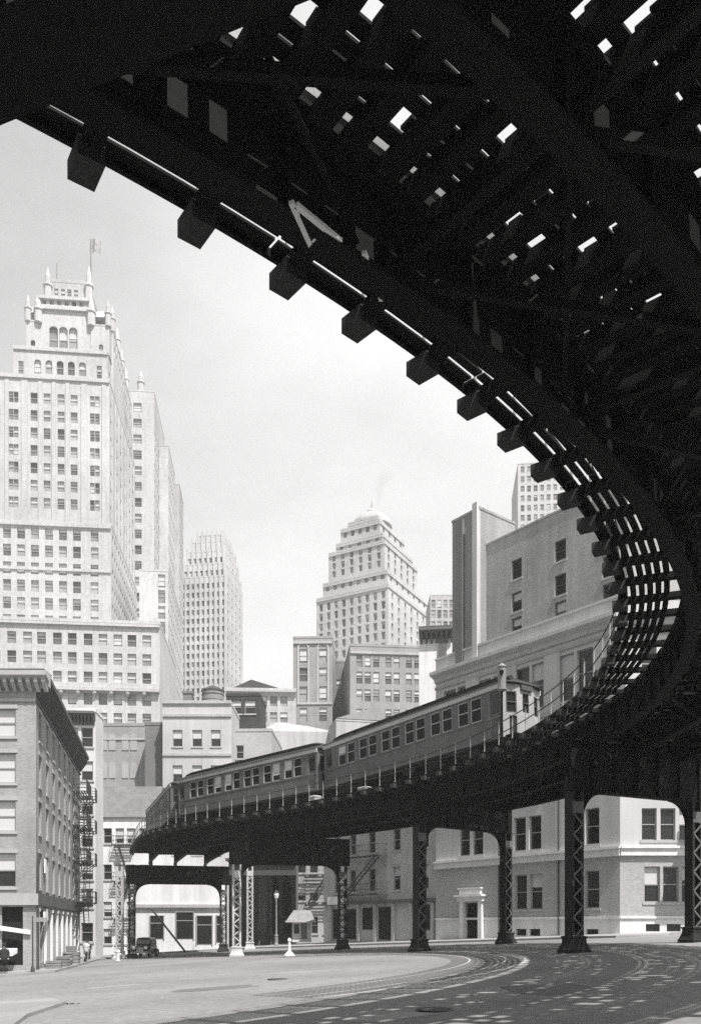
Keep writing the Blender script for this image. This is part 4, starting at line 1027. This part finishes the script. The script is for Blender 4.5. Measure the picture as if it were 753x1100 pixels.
# rear wing stepping down to the right
q = at(141, 995, 226); ya = 226; zy = lambda v: zv(v, ya)
P6 = Vector((q.x, q.y, 0))
w6 = b.X(166, P6, a)
b.block(P6, a, w6, 22, b.z0, zy(420), limestone, [(b.X(148, P6, a)-1.1, b.X(148, P6, a)+1.1, zy(442+17*i), zy(442+17*i)+2.4) for i in range(15)], even(1.5, 20.5, 8, 1.2, [zy(470+17*i) for i in range(16)], 2.4), (), .45, 'tower')
P7 = P6+d*w6-n*10; b.block(P7+d*.02, a, 2.6, 16, b.z0, zy(455), limestone, (), even(1.2, 14.5, 7, 1.2, [zy(480+17*i) for i in range(15)], 2.4), (), .4, 'tower')
pinnacle(b, P6+d*(w6*.4)-n*1+Vector((0, 0, zy(420))), .9, 6)
P8 = at(172, 995, 256); P8 = Vector((P8.x, P8.y, 0)); b.block(P8, a, b.X(193, P8, a), 12, b.z0, zv(520, 256), limestone2, (), even(1, 11, 5, 1.2, [zv(540+16*i, 256) for i in range(12)], 2.4), (), .4, 'tower')
# lower front wing with balustrade
Yw = 168; zw = lambda v: zv(v, Yw); a9 = R(5.5); d9, n9 = dirs(a9)
q = at(172, 995, Yw+2); P9 = Vector((q.x, q.y, 0))-d9*48
uc = [13, 30, 45, 62, 78, 95, 111, 127, 142, 158]; 
vz = [692, 713, 733.5, 750, 772, 794, 816, 838, 860]
fo = [(b.X(u, P9, a9)-.85, b.X(u, P9, a9)+.85, zw(v+.02*(u-90)+(7 if v > 740 else 0)), zw(v+.02*(u-90)+(7 if v > 740 else 0))+2.35) for u in uc+[-4, -20] for v in [692]]
zl = [zw(v) for v in (692, 712.5, 733, 756, 777, 798, 819, 840)]
fo = [(b.X(u, P9, a9)-.85, b.X(u, P9, a9)+.85, z, z+2.35) for u in uc+[-4, -20] for z in zl]
b.block(P9, a9, 48, 30, b.z0, zw(667), limestone, fo, (), (), .45, 'tower', cap=.6)
band(b, P9, a9, 0, 48, zw(671), .5, .5, limestone); band(b, P9, a9, 0, 48, zw(738), 1.0, .5, limestone); band(b, P9, a9, 0, 48, zw(741.5), .5, .9, limestone, 'balustrade')
for x in fr(3, 45, 14):
    c = P9+d9*x+n9*.35; mb = MB(); mb.lathe((c.x, c.y, zw(747)), [(.15, 0), (.5, .5), (.55, .9), (.3, 1.2)], 8); mb.build('cartouche', limestone2, b.o)
# right side wing
q = at(150, 995, 196); Pa = Vector((q.x, q.y, 0)); wa_ = b.X(181, Pa, a)
b.block(Pa, a, wa_, 34, b.z0, zv(613, 196), limestone, [(b.X(174, Pa, a)-.8, b.X(174, Pa, a)+.8, zv(v, 196), zv(v, 196)+3) for v in (630, 647, 664, 681, 698, 715, 732)], even(1.5, 32.5, 11, 1.3, [zv(v, 196) for v in (632, 648, 664, 680, 696, 712, 728, 744)], 2.6), (), .4, 'tower')
# flagpoles
c = P+d*b.X(90, P, a)-n*8; fpz = zr(300)
mb = MB(); mb.tube((c.x, c.y, fpz-3), (c.x, c.y, zr(228)), .22, .16, 6); fp = mb.build('flagpole', wood, b.o)
c2 = P+d*b.X(52, P, a)-n*8; mb = MB(); mb.tube((c2.x, c2.y, fpz-3), (c2.x, c2.y, zr(258)), .16, .1, 6); mb.build('flagpole', wood, b.o)
b.done(.7)
flg = MB(); zf = zr(226); rings = []
for i in range(9):
    x = i*.32; y = .35*math.sin(i*1.1); rings.append([Vector((c.x-.2+x, c.y+y, zf-i*.12+.15*math.sin(i))), Vector((c.x-.2+x, c.y+y+.06, zf-i*.12+.15*math.sin(i))), Vector((c.x-.2+x*.9, c.y+y+.06, zf-3.4-i*.02)), Vector((c.x-.2+x*.9, c.y+y, zf-3.4-i*.02))])
flg.sweep(rings); tag(flg.build('flag', gray('flag cloth', .3, .9, .6, 1, 1)), 'small limp flag flying from pole above the pinnacled skyscraper', 'flag')
# --- art deco tower behind it
Yd = 300; ad = R(-9); dd_, nn_ = dirs(ad); zq = lambda v: zv(v, Yd)
q = at(240, 995, Yd); Kd = Vector((q.x, q.y, 0))
b = Bldg('deco_skyscraper', 'hazy slender art deco skyscraper with stepped rounded top, right of the pinnacled skyscraper', (Kd.x, Kd.y), ad)
def tier(u0, u1, us, vt, back, n_, nr, v0=None, w=1.0, mat=limestone, nside=4):
    Q = Kd-nn_*back; Q = Q+dd_*b.X(u1, Q, ad); Pt = Q+dd_*b.X(u0, Q, ad); w_ = (Q-Pt).length; dp_ = b.X(us, Q, ad+PI/2)
    zb_ = b.z0 if v0 is None else zq(v0); zs = [zq(vt+12+i*9.4) for i in range(nr)]; zs = [z for z in zs if z > zb_+.5]
    b.block(Pt, ad, w_, dp_, zb_, zq(vt), mat, even(w_*.5/n_, w_*(1-.5/n_), n_, w, zs, 1.9), even(dp_*.5/nside, dp_*(1-.5/nside), nside, w, zs, 1.9), (), .5, 'tower', cap=.4)
    for PP, aa, ww, k in ((Pt, ad, w_, n_), (Q, ad+PI/2, dp_, nside)):
        d3, n3 = dirs(aa)
        for i in range(k+1):
            c = PP+d3*(ww*i/k*.97+ww*.015)+n3*.2; mb = MB(); mb.box((c.x, c.y, (zb_+zq(vt))/2+.8), (.55, .4, zq(vt)-zb_+1.6), (d3, n3, Vector((0, 0, 1)))); mb.build('buttress', mat, b.o)
tier(194, 243, 260, 619, 0, 9, 16); tier(197, 242, 259, 604, 1.0, 8, 1, 619.3); tier(201, 241, 256, 589, 2.0, 7, 1, 604.3); tier(206, 240, 253, 577, 3.2, 6, 1, 589.3); tier(212, 239, 248, 568, 4.6, 5, 1, 577.3)
b.done(.4)
# --- stepped tower in the middle
Yc = 260; ac = R(-29); dc, nc = dirs(ac); zc = lambda v: zv(v, Yc)
Kc = at(416, 995, Yc); Kc = Vector((Kc.x, Kc.y, 0))
b = Bldg('stepped_skyscraper', 'pale stepped skyscraper with domed pyramidal top and colonnaded shaft, centre of the skyline', (Kc.x, Kc.y), ac)
def tier2(u0, u1, us, vt, inset, cols, rowsv, v0=None, w=1.3, h=2.4, ns=6, mat=limestone, cap=.5):
    Q = Kc-dc*inset*.6-nc*inset; Q = Q+dc*b.X(u1, Q, ac); Pt = Q+dc*b.X(u0, Q, ac); w_ = (Q-Pt).length; dp_ = b.X(us, Q, ac+PI/2)
    zb_ = b.z0 if v0 is None else zc(v0); zs = [zc(v) for v in rowsv]
    b.block(Pt, ac, w_, dp_, zb_, zc(vt), mat, even(w_*.6/cols, w_*(1-.6/cols), cols, w, zs, h), even(dp_*.6/ns, dp_*(1-.6/ns), ns, w, zs, h), (), .6, 'tower', cap=cap)
    band(b, Pt, ac, 0, w_, zc(vt)-.9, .6, .3, mat); band(b, Pt+dc*w_, ac+PI/2, 0, dp_, zc(vt)-.9, .6, .3, mat)
    return Pt, w_, dp_
tier2(340, 417, 470, 628, 0, 9, [642, 653, 664, 675, 686, 698, 710, 722], ns=8)
tier2(347, 416, 459, 611, 1.2, 8, [619], 628.3, ns=7)
tier2(353, 413, 448, 576, 2.5, 6, [585, 594, 603], 611.3, h=2.1, ns=5)
tier2(361, 411, 443, 565, 4, 5, [572], 576.3, h=1.4, ns=4)
tier2(366, 408, 434, 547, 5.5, 5, [556], 565.3, h=2.6, ns=4)
Pt, w_, dp_ = tier2(374, 406, 425, 538, 7.5, 4, [543.5], 547.3, h=1.1, ns=3)
mb = MB(); c = Pt+dc*w_/2-nc*dp_/2
mb.lathe((c.x, c.y, zc(538)+.2), [(6.6, 0), (6.5, .9), (6.0, 1.9), (5.0, 3.0), (3.6, 3.9), (2.0, 4.5), (1.9, 5.3), (1.2, 5.9), (.5, 6.3), (.2, 9)], 20); mb.build('dome', limestone2, b.o)
b.done(.3)
smk = MB(); p0 = at(401, 546, 268); p1 = at(416, 508, 268)
smk.sweep([[p0.lerp(p1, t_)+Vector((math.sin(t_*7)*.8+math.cos(k_*PI/4)*(.6+1.9*t_), math.sin(k_*PI/4)*(.6+1.9*t_), math.cos(k_*PI/4)*-.6*t_)) for k_ in range(8)] for t_ in [i_/10 for i_ in range(11)]])
sm_m = bpy.data.materials.new('smoke'); sm_m.use_nodes = True; N = sm_m.node_tree.nodes; N.clear(); o_ = N.new('ShaderNodeOutputMaterial'); v_ = N.new('ShaderNodeVolumePrincipled'); v_.inputs['Color'].default_value = (.45, .45, .45, 1); v_.inputs['Density'].default_value = .05; sm_m.node_tree.links.new(v_.outputs[0], o_.inputs['Volume'])
tag(smk.build('smoke', sm_m), 'faint wisp of grey smoke drifting from the top of the domed skyscraper', 'smoke', kind='stuff')
# --- slab tower behind the brick attic
b = simple('slab_tower', 'plain pale slab tower with even window rows rising behind the brick attic', 556, 612, 235, 499, limestone, -6, 20, rws=[508+10.4*i for i in range(9)], colu=(561, 568, 575, 582, 589, 596, 603), w=1.0, h=1.7, style='tower', blinds=.3)
# ------------------------------------------------------------------ street
g = on_ground
# pavement round the left corner building
pts = [(-60, 47), (-24, 47.3), (-18.6, 48.2), (-17.6, 50.5), (-19.0, 58), (-22.6, 76), (-22.3, 88), (-60, 88)]
paving('pavement', pts, .13, sidewalk_m)
# pavement along the bank and row houses, and round the corner
A0 = K+Vector((60, -4.2, 0)); A1 = K+Vector((-1.6, -4.2, 0)); A2 = K+wn*3.6-wd*.2; A3 = PR+wn*3.6+wd*14; A4 = PR+wd*14-wn*1; A5 = P0-wn*.5; A6 = K+Vector((.3, .6, 0)); A7 = K+Vector((60, .6, 0))
paving('pavement', [tuple(p)[:2] for p in (A0, A1, A2, A3, A4, A5, A6, A7)][::-1], .14, gray('pale pavement', .29, .9, .2, 4, 9, .2, brick=(1.6, 1.6, .03, .8)))
paving('pavement', [(-21.5, 90), (-9, 90), (-9, 94), (-21.5, 94)], .13, sidewalk_m)
paving('pavement', [(-9, 87), (1, 85), (2.5, 96), (-8.9, 99)], .13, sidewalk_m)
fk = [g(8, 1110), g(30, 1093), g(72, 1079), g(55, 1075), g(-30, 1082), g(-120, 1110)]
paving('traffic_island', [(p.x, p.y) for p in fk], .09, sidewalk_m)
# sett-paved band and tram rails curving under the railway
cx, cy = -14, 37.3
def arcband(name, r0, r1, a0, a1, mat, h, n=60):
    mb = MB()
    for i in range(n):
        t0 = R(a0+(a1-a0)*i/n); t1 = R(a0+(a1-a0)*(i+1)/n); pp = []
        for r, t in ((r0, t0), (r1, t0), (r1, t1), (r0, t1)):
            x, y = cx+r*math.cos(t), cy+r*math.sin(t); pp.append((x, y, gz(x)+h))
        mb.quad(*pp)
        if h > .02:
            for r in (r0, r1):
                q = [(cx+r*math.cos(t), cy+r*math.sin(t)) for t in (t0, t1)]
                mb.quad(*[(x, y, gz(x)+z) for (x, y), z in ((q[0], h), (q[1], h), (q[1], -.05), (q[0], -.05))])
    return tag(mb.build(name, mat), kind='structure')
arcband('sett_paving', 18.3, 21.2, -52, 60, setts, .004)
for r in (20.5, 19.06): arcband('tram_rail', r-.035, r+.035, -52, 60, gray('worn tram rail', .42, .6, .3, 2, 20), .012)
arcband('kerb_strip', 21.2, 21.42, -52, 20, gray('pale granite strip', .34, .85, .3, 1.2, 10), .006)
for (u, v, w, l, rz, vv) in ((230, 1062, 2.6, 1.5, .3, .12), (330, 1044, 3.4, 1.8, -.2, .21), (120, 1060, 2.2, 1.0, .5, .21), (590, 1062, 2.0, 3.0, .2, .12), (420, 1092, 1.8, 1.2, .4, .2)):
    p = g(u, v); mb = MB(); pp = []
    for i in range(9):
        a_ = i/9*2*PI; rr = random.uniform(.8, 1.05); x = w/2*rr*max(-1, min(1, 1.35*math.cos(a_))); y = l/2*rr*max(-1, min(1, 1.35*math.sin(a_)))
        X_ = p.x+x*math.cos(rz)-y*math.sin(rz); Y_ = p.y+x*math.sin(rz)+y*math.cos(rz); pp.append((X_, Y_, gz(X_)+.0045))
    mb.poly(pp); tag(mb.build('asphalt_patch', gray('asphalt patch %.2f' % vv, vv, .9, .4, 2, 6, .4)), kind='structure')
# manhole covers and patches
for u, v in ((300, 1052), (470, 1085)):
    p = g(u, v); mb = MB(); mb.lathe((p.x, p.y, gz(p.x)+.004), [(.42, 0), (.42, .012), (.36, .016), (.3, .012), (.05, .016)], 20); tag(mb.build('manhole_cover', irond), 'round iron manhole cover set in the sunlit street' if u < 400 else 'round iron manhole cover set in the shaded street', 'manhole cover')
p = g(68, 1079); mb = MB(); mb.prism([(p.x-.6, p.y-.25, gz(p.x)-.02), (p.x+.6, p.y-.12, gz(p.x)-.02), (p.x+.6, p.y+.16, gz(p.x)-.02), (p.x-.6, p.y+.1, gz(p.x)-.02)], (0, 0, .03))
for k in range(6): mb.bx(p.x-.5+k*.18, p.x-.42+k*.18, p.y-.12, p.y+.1, gz(p.x)+.01, gz(p.x)+.03)
tag(mb.build('storm_drain', darkin), 'dark storm drain grating at the kerb in the left foreground', 'drain')
# bollard with splayed base, hydrant, lamp posts
def lathe_thing(name, label, cat, p, parts, n=14, group=None):
    t = thing(name, label, cat, p, group)
    for nm, prof, m in parts:
        mb = MB(); mb.lathe(p, prof, n); mb.build(nm, m, t)
    return t
p = g(311, 1027); p.z = gz(p.x)
lathe_thing('bollard', 'white cone-footed bollard standing alone in the street between the railway columns', 'bollard', p, [('base', [(.36, 0), (.36, .05), (.17, .26), (.11, .32)], plaster), ('shaft', [(.10, .32), (.085, .95), (.13, .97), (.13, 1.05), (.08, 1.14), (.02, 1.18)], plaster)])
p = g(127, 1034); p.z = gz(p.x)+.13
h = lathe_thing('hydrant', 'pale fire hydrant on left pavement near the white lattice column', 'hydrant', p, [('barrel', [(.2, 0), (.2, .06), (.13, .08), (.13, .62), (.17, .64), (.17, .7), (.12, .78), (.03, .86)], plaster)])
mb = MB(); mb.tube(p+Vector((-.26, 0, .5)), p+Vector((.26, 0, .5)), .07, .07, 10); mb.build('nozzle', plaster, h)
def lamp_post(p, H, label, m):
    t = thing('street_lamp', label, 'street lamp', p); mb = MB()
    mb.lathe(p, [(.26, 0), (.26, .12), (.18, .3), (.16, 1.0), (.2, 1.04), (.1, 1.2), (.07, H-.6), (.1, H-.55), (.05, H-.4)], 12); mb.build('post', m, t)
    mb = MB(); mb.lathe(p, [(.08, H-.4), (.2, H-.2), (.26, H+.1), (.22, H+.3)], 12); mb.build('globe', plaster, t)
    mb = MB(); mb.lathe(p, [(.27, H+.302), (.2, H+.42), (.05, H+.55), (.03, H+.68)], 12); mb.build('cap', irond, t)
p = at(297, 1008, 88); p.z = gz(p.x)+.13; lamp_post(p, 5.2, 'pale lamp post beyond the white railway column, near the booth', wood)
p = g(166, 1022); 
# street sign / gas post by left corner
p = Vector((-18.6, 49.6, gz(-18.6)+.13)); t = thing('street_sign', 'thin dark sign post on the pavement corner at far left', 'street sign', p)
mb = MB(); mb.tube(p, p+Vector((0, 0, 3.3)), .05, .04, 8); mb.lathe(p, [(.14, 0), (.12, .2), (.06, .4)], 8); mb.build('post', irond, t); mb = MB(); mb.bx(p.x-.05, p.x+.85, p.y-.02, p.y+.02, p.z+2.95, p.z+3.2); mb.build('sign_plate', gray('enamel sign', .25, .4, .2, 1, 5), t)
# the black sedan under the far bent
p = at(157, 1028, 76); p.z = gz(p.x)+.0; p.x -= .1
car = thing('parked_car', 'black upright vintage sedan facing us beneath the far railway portal', 'car', p)
def C(x, y, z): return p+Vector((x, y, z))
W2 = .72
mb = MB()
def sect(y, hw0, hw1, z0, z1, k=.86): return [C(-hw0, y, z0), C(hw0, y, z0), C(hw1, y, (z0+z1)*.5+.15), C(hw1*k, y, z1), C(0, y, z1+.05), C(-hw1*k, y, z1), C(-hw1, y, (z0+z1)*.5+.15)]
mb.sweep([sect(-1.75, .38, .40, .45, 1.02), sect(-.75, .5, .5, .4, 1.12), sect(-.55, .66, .68, .38, 1.16), sect(1.9, .66, .68, .38, 1.16), sect(2.15, .5, .55, .5, 1.0)]); body = mb.build('body', black_paint, car)
mb = MB(); mb.sweep([[C(-hw, y, z0), C(hw, y, z0), C(hw*.94, y+dy, z1), C(hw*.7, y+dy, z1+.1), C(0, y+dy, z1+.14), C(-hw*.7, y+dy, z1+.1), C(-hw*.94, y+dy, z1)] for y, dy, hw, z0, z1 in ((-.5, .12, .66, 1.14, 1.66), (-.4, .1, .68, 1.14, 1.68), (1.7, -.05, .68, 1.14, 1.66), (1.95, -.2, .6, 1.14, 1.56))]); cab = mb.build('cabin', black_paint, car)
mb = MB(); mb.prism([C(-.54, -.515, 1.22), C(.54, -.515, 1.22), C(.5, -.425, 1.6), C(-.5, -.425, 1.6)], (0, -.012, .003)); mb.build('windscreen', tglass, cab)
for sg in (-1, 1):
    for y0, y1 in ((-.25, .5), (.65, 1.4)):
        mb = MB(); mb.prism([C(sg*.675, y0, 1.24), C(sg*.675, y1, 1.24), C(sg*.645, y1, 1.58), C(sg*.645, y0, 1.58)], (sg*.012, 0, 0)); mb.build('side_window', tglass, cab)
    fe = MB()
    for y0, in ((-1.3,), (1.45,)):
        rings = []
        for k in range(9):
            t = PI*k/8; rings.append([C(sg*.50, y0-.55*math.cos(t), .36+.48*math.sin(t)), C(sg*.86, y0-.55*math.cos(t), .34+.44*math.sin(t)), C(sg*.86, y0-.50*math.cos(t), .32+.40*math.sin(t)), C(sg*.50, y0-.50*math.cos(t), .32+.43*math.sin(t))])
        f1 = MB(); f1.sweep(rings); f1.build('fender', black_paint, car)
        wb = MB(); wb.tube(C(sg*.66, y0, .38), C(sg*.82, y0, .38), .38, .38, 18); w_ = wb.build('wheel', gray('tyre rubber', .03, .9, .2, 1, 8), car); hb = MB(); hb.tube(C(sg*.82, y0, .38), C(sg*.84, y0, .38), .17, .14, 12); hb.build('hub', chrome, w_)
    rb = MB(); rb.bx(p.x+sg*.72-.12, p.x+sg*.72+.12, p.y-.75, p.y+.95, p.z+.36, p.z+.41); rb.build('running_board', black_paint, car)
    hl = MB(); hl.lathe(C(0, 0, 0), [(0.01, 0), (.02, .01)], 6) if False else None
    hl.tube(C(sg*.52, -1.78, .92), C(sg*.52, -1.62, .92), .15, .09, 14); hl.build('headlight', whitep, car)
mb = MB(); mb.prism([C(-.27, -1.77, .5), C(.27, -1.77, .5), C(.3, -1.77, .9), C(0, -1.77, 1.06), C(-.3, -1.77, .9)], (0, -.04, 0)); mb.build('grille', gray('radiator grille', .25, .4, .3, 1, 12, metal=.4), car)
for z in (.42, .52):
    mb = MB(); mb.bx(p.x-.8, p.x+.8, p.y-1.98, p.y-1.94, p.z+z, p.z+z+.05); mb.build('bumper', chrome, car)
# people
def person(label, p, face, H=1.72, coat=cloth, trou=cloth, pose=0, hat=True):
    t = thing('person', label, 'person', p); k = H/1.72; cs, sn = math.cos(face), math.sin(face)
    def W_(x, y, z): return Vector((x*cs-y*sn, x*sn+y*cs, z))*k
    me = bpy.data.meshes.new('body')
    J = [((0, 0, .95), .15), ((0, .0, 1.15), .15), ((0, .01, 1.36), .17), ((0, 0, 1.48), .065), ((0, -.01, 1.56), .07), ((0, -.015, 1.65), .098),
         ((.1, 0, .9), .10), ((.11, -.03-.1*pose, .5), .075), ((.11, .03-.05*pose, .09), .05), ((.11, -.12-.05*pose, .05), .045),
         ((-.1, 0, .9), .10), ((-.11, -.01+.16*pose, .5), .075), ((-.11, .05+.3*pose, .09), .05), ((-.11, -.1+.3*pose, .05), .045),
         ((.19, 0, 1.4), .07), ((.25, .04, 1.14), .055), ((.23, -.06, .92), .042), ((.22, -.09, .82), .04),
         ((-.19, 0, 1.4), .07), ((-.25, .04, 1.14), .055), ((-.23, -.06, .92), .042), ((-.22, -.09, .82), .04)]
    E = [(0, 1), (1, 2), (2, 3), (3, 4), (4, 5), (0, 6), (6, 7), (7, 8), (8, 9), (0, 10), (10, 11), (11, 12), (12, 13), (2, 14), (14, 15), (15, 16), (16, 17), (2, 18), (18, 19), (19, 20), (20, 21)]
    me.from_pydata([W_(*j[0]) for j in J], E, []); o = bpy.data.objects.new('body', me); COL.objects.link(o); o.parent = t
    m = o.modifiers.new('skin', 'SKIN'); sv = me.skin_vertices[0].data
    for i, j in enumerate(J): sv[i].radius = (j[1]*k, j[1]*k)
    sv[0].use_root = True
    s_ = o.modifiers.new('sub', 'SUBSURF'); s_.levels = 1; s_.render_levels = 2; me.materials.append(skin)
    # coat and trousers as clothing over the body
    cb_ = MB(); el = lambda rx, ry, z, yo=0: [p+W_(rx*math.cos(q*PI/6), yo+ry*math.sin(q*PI/6), z) for q in range(12)]
    cb_.sweep([el(.25, .19, .62), el(.22, .17, .98), el(.235, .175, 1.25), el(.25, .16, 1.4), el(.12, .11, 1.49)]); cb_.build('coat', coat, t, smooth=True)
    for sg in (1, -1):
        q0 = J[14 if sg > 0 else 18][0]; q1 = J[15 if sg > 0 else 19][0]; q2 = J[16 if sg > 0 else 20][0]
        sb = MB(); sb.tube(p+W_(*q0), p+W_(*q1), .095*k, .08*k, 10); sb.tube(p+W_(*q1), p+W_(*q2), .08*k, .06*k, 10); sb.build('sleeve', coat, t, smooth=True)
        b0 = 6 if sg > 0 else 10; lb = MB(); lb.tube(p+W_(*J[b0][0]), p+W_(*J[b0+1][0]), .12*k, .1*k, 10); lb.tube(p+W_(*J[b0+1][0]), p+W_(*J[b0+2][0]), .1*k, .085*k, 10); lb.build('trouser_leg', trou, t, smooth=True)
        fb_ = MB(); c = J[b0+2][0]; fb_.sweep([[p+W_(c[0]+i*.05, c[1]+yy, z) for i, z in ((-1, 0), (1, 0), (.8, hh), (-.8, hh))] for yy, hh in ((.08, .09), (-.02, .1), (-.2, .05))]); fb_.build('shoe', black_paint, t)
    if hat:
        hb = MB(); hp = p+W_(0, -.015, 0); hb.lathe(hp, [(.17*k, 1.70*k), (.17*k, 1.715*k), (.105*k, 1.72*k), (.1*k, 1.80*k), (.07*k, 1.83*k)], 14); hb.build('hat', cloth, t)
    return t
person('person in long dark coat and hat standing in front of the left shopfront', Vector((-20.4, 49.9, gz(-20.4)+.13)), .5)
person('person in pale shirt walking along the shaded left side street', Vector((-21.2, 68, gz(-21.2)+.13)), 2.8, 1.7, cloth2, cloth, 1, True)
person('person in dark coat further up the left side street near crates', Vector((-22.3, 72, gz(-22.3)+.13)), .4, 1.7, cloth, cloth, .5, True)
# goods stacked along the side street
def crate(p, s, lab, rz=0):
    t = thing('crate', lab, 'crate', p, 'crates along the left pavement'); t.rotation_euler = (0, 0, rz)
    mb = MB(); mb.bx(-s[0]/2, s[0]/2, -s[1]/2, s[1]/2, 0, s[2]); mb.build('box', wood, t, True)
    for k in range(3):
        z = s[2]*(.12+.3*k); mb = MB()
        for sg in (-1, 1): mb.bx(-s[0]/2-.01, s[0]/2+.01, sg*(s[1]/2+.012)-.011, sg*(s[1]/2+.012)+.011, z, z+s[2]*.2); mb.bx(sg*(s[0]/2+.012)-.011, sg*(s[0]/2+.012)+.011, -s[1]/2, s[1]/2, z, z+s[2]*.2)
        mb.build('slat', wood, t, True)
zp = lambda x: gz(x)+.131
crate(Vector((-18.9, 54, zp(-18.9))), (.9, .6, .5), 'low wooden crate nearest the corner on the left pavement', .2)
crate(Vector((-19.5, 57.5, zp(-19.5))), (.7, .6, .7), 'square wooden crate second along the left pavement', -.1)
crate(Vector((-20.9, 63.5, zp(-20.9))), (1.1, .8, .9), 'large crate below the iron fire escape', .1)
crate(Vector((-20.9, 63.5, zp(-20.9)+.9)), (.7, .6, .45), 'small crate stacked on top of the large crate', .4)
for i, (x, y, lab) in enumerate(((-20.0, 60, 'dark wooden barrel standing between two crates on left pavement'), (-21.4, 66.0, 'pale barrel beyond the large crate on left pavement'))):
    p = Vector((x, y, zp(x))); t = thing('barrel', lab, 'barrel', p); mb = MB(); mb.lathe(p, [(.26, 0), (.33, .25), (.35, .45), (.33, .65), (.26, .9)], 16); mb.build('staves', wood if i == 0 else plaster, t)
    for z in (.12, .3, .6, .78):
        r = .3+.05*math.sin(PI*z/.9)+.012; mb = MB(); mb.lathe(p, [(r-.012, z), (r+.006, z+.005), (r+.006, z+.045), (r-.012, z+.05)], 16); mb.build('hoop', irond, t)
# ladder frame leaning by the sunlit storefront
p0 = at(163, 975, 91); p1 = at(200, 1014, 88); p1.z = gz(p1.x); t = thing('ladder', 'long dark ladder leaning down across the sunlit white storefront', 'ladder', p1)
p0.z = p1.z+4.6
for k in (-.22, .22):
    mb = MB(); mb.bar(p0+Vector((0, k, 0)), p1+Vector((0, k, 0)), .06, .12); mb.build('side_rail', irond, t)
for j in range(14):
    q = p1.lerp(p0, (j+.7)/14.5); mb = MB(); mb.bar(q-Vector((0, .22, 0)), q+Vector((0, .22, 0)), .04, .04); mb.build('rung', irond, t)
# out-of-view raised deck, inferred and shaped to cast the bank-front shadow
fb = thing('unseen_deck', 'unseen raised steel deck right of the view, added to cast the shadow on the bank front', 'unseen_deck', (32, 54, gz(32)))
mb = MB(); mb.bx(22.9, 44, 52.6, 55.0, 10.0, 10.25); mb.bx(22.9, 44, 52.62, 52.72, 10.26, 11.4); mb.bx(22.9, 44, 54.88, 54.98, 10.26, 11.4); mb.build('deck', steel, fb)
for x in (27, 40):
    for y in (52.9, 54.7): mb = MB(); mb.bx(x-.15, x+.15, y-.15, y+.15, gz(x)-.2, 10.0); mb.build('column', steel, fb)
# ------------------------------------------------------------------ haze
HAZE = .00045
if HAZE:
    mb = MB(); mb.bx(-330, 330, -60, 420, -60, 215)
    hm = bpy.data.materials.new('haze'); hm.use_nodes = True; N = hm.node_tree.nodes; N.clear()
    out = N.new('ShaderNodeOutputMaterial'); pv = N.new('ShaderNodeVolumePrincipled'); pv.inputs['Color'].default_value = (.97, .97, .97, 1); pv.inputs['Density'].default_value = HAZE; pv.inputs['Anisotropy'].default_value = .25
    hm.node_tree.links.new(pv.outputs[0], out.inputs['Volume'])
    tag(mb.build('haze', hm), kind='stuff')
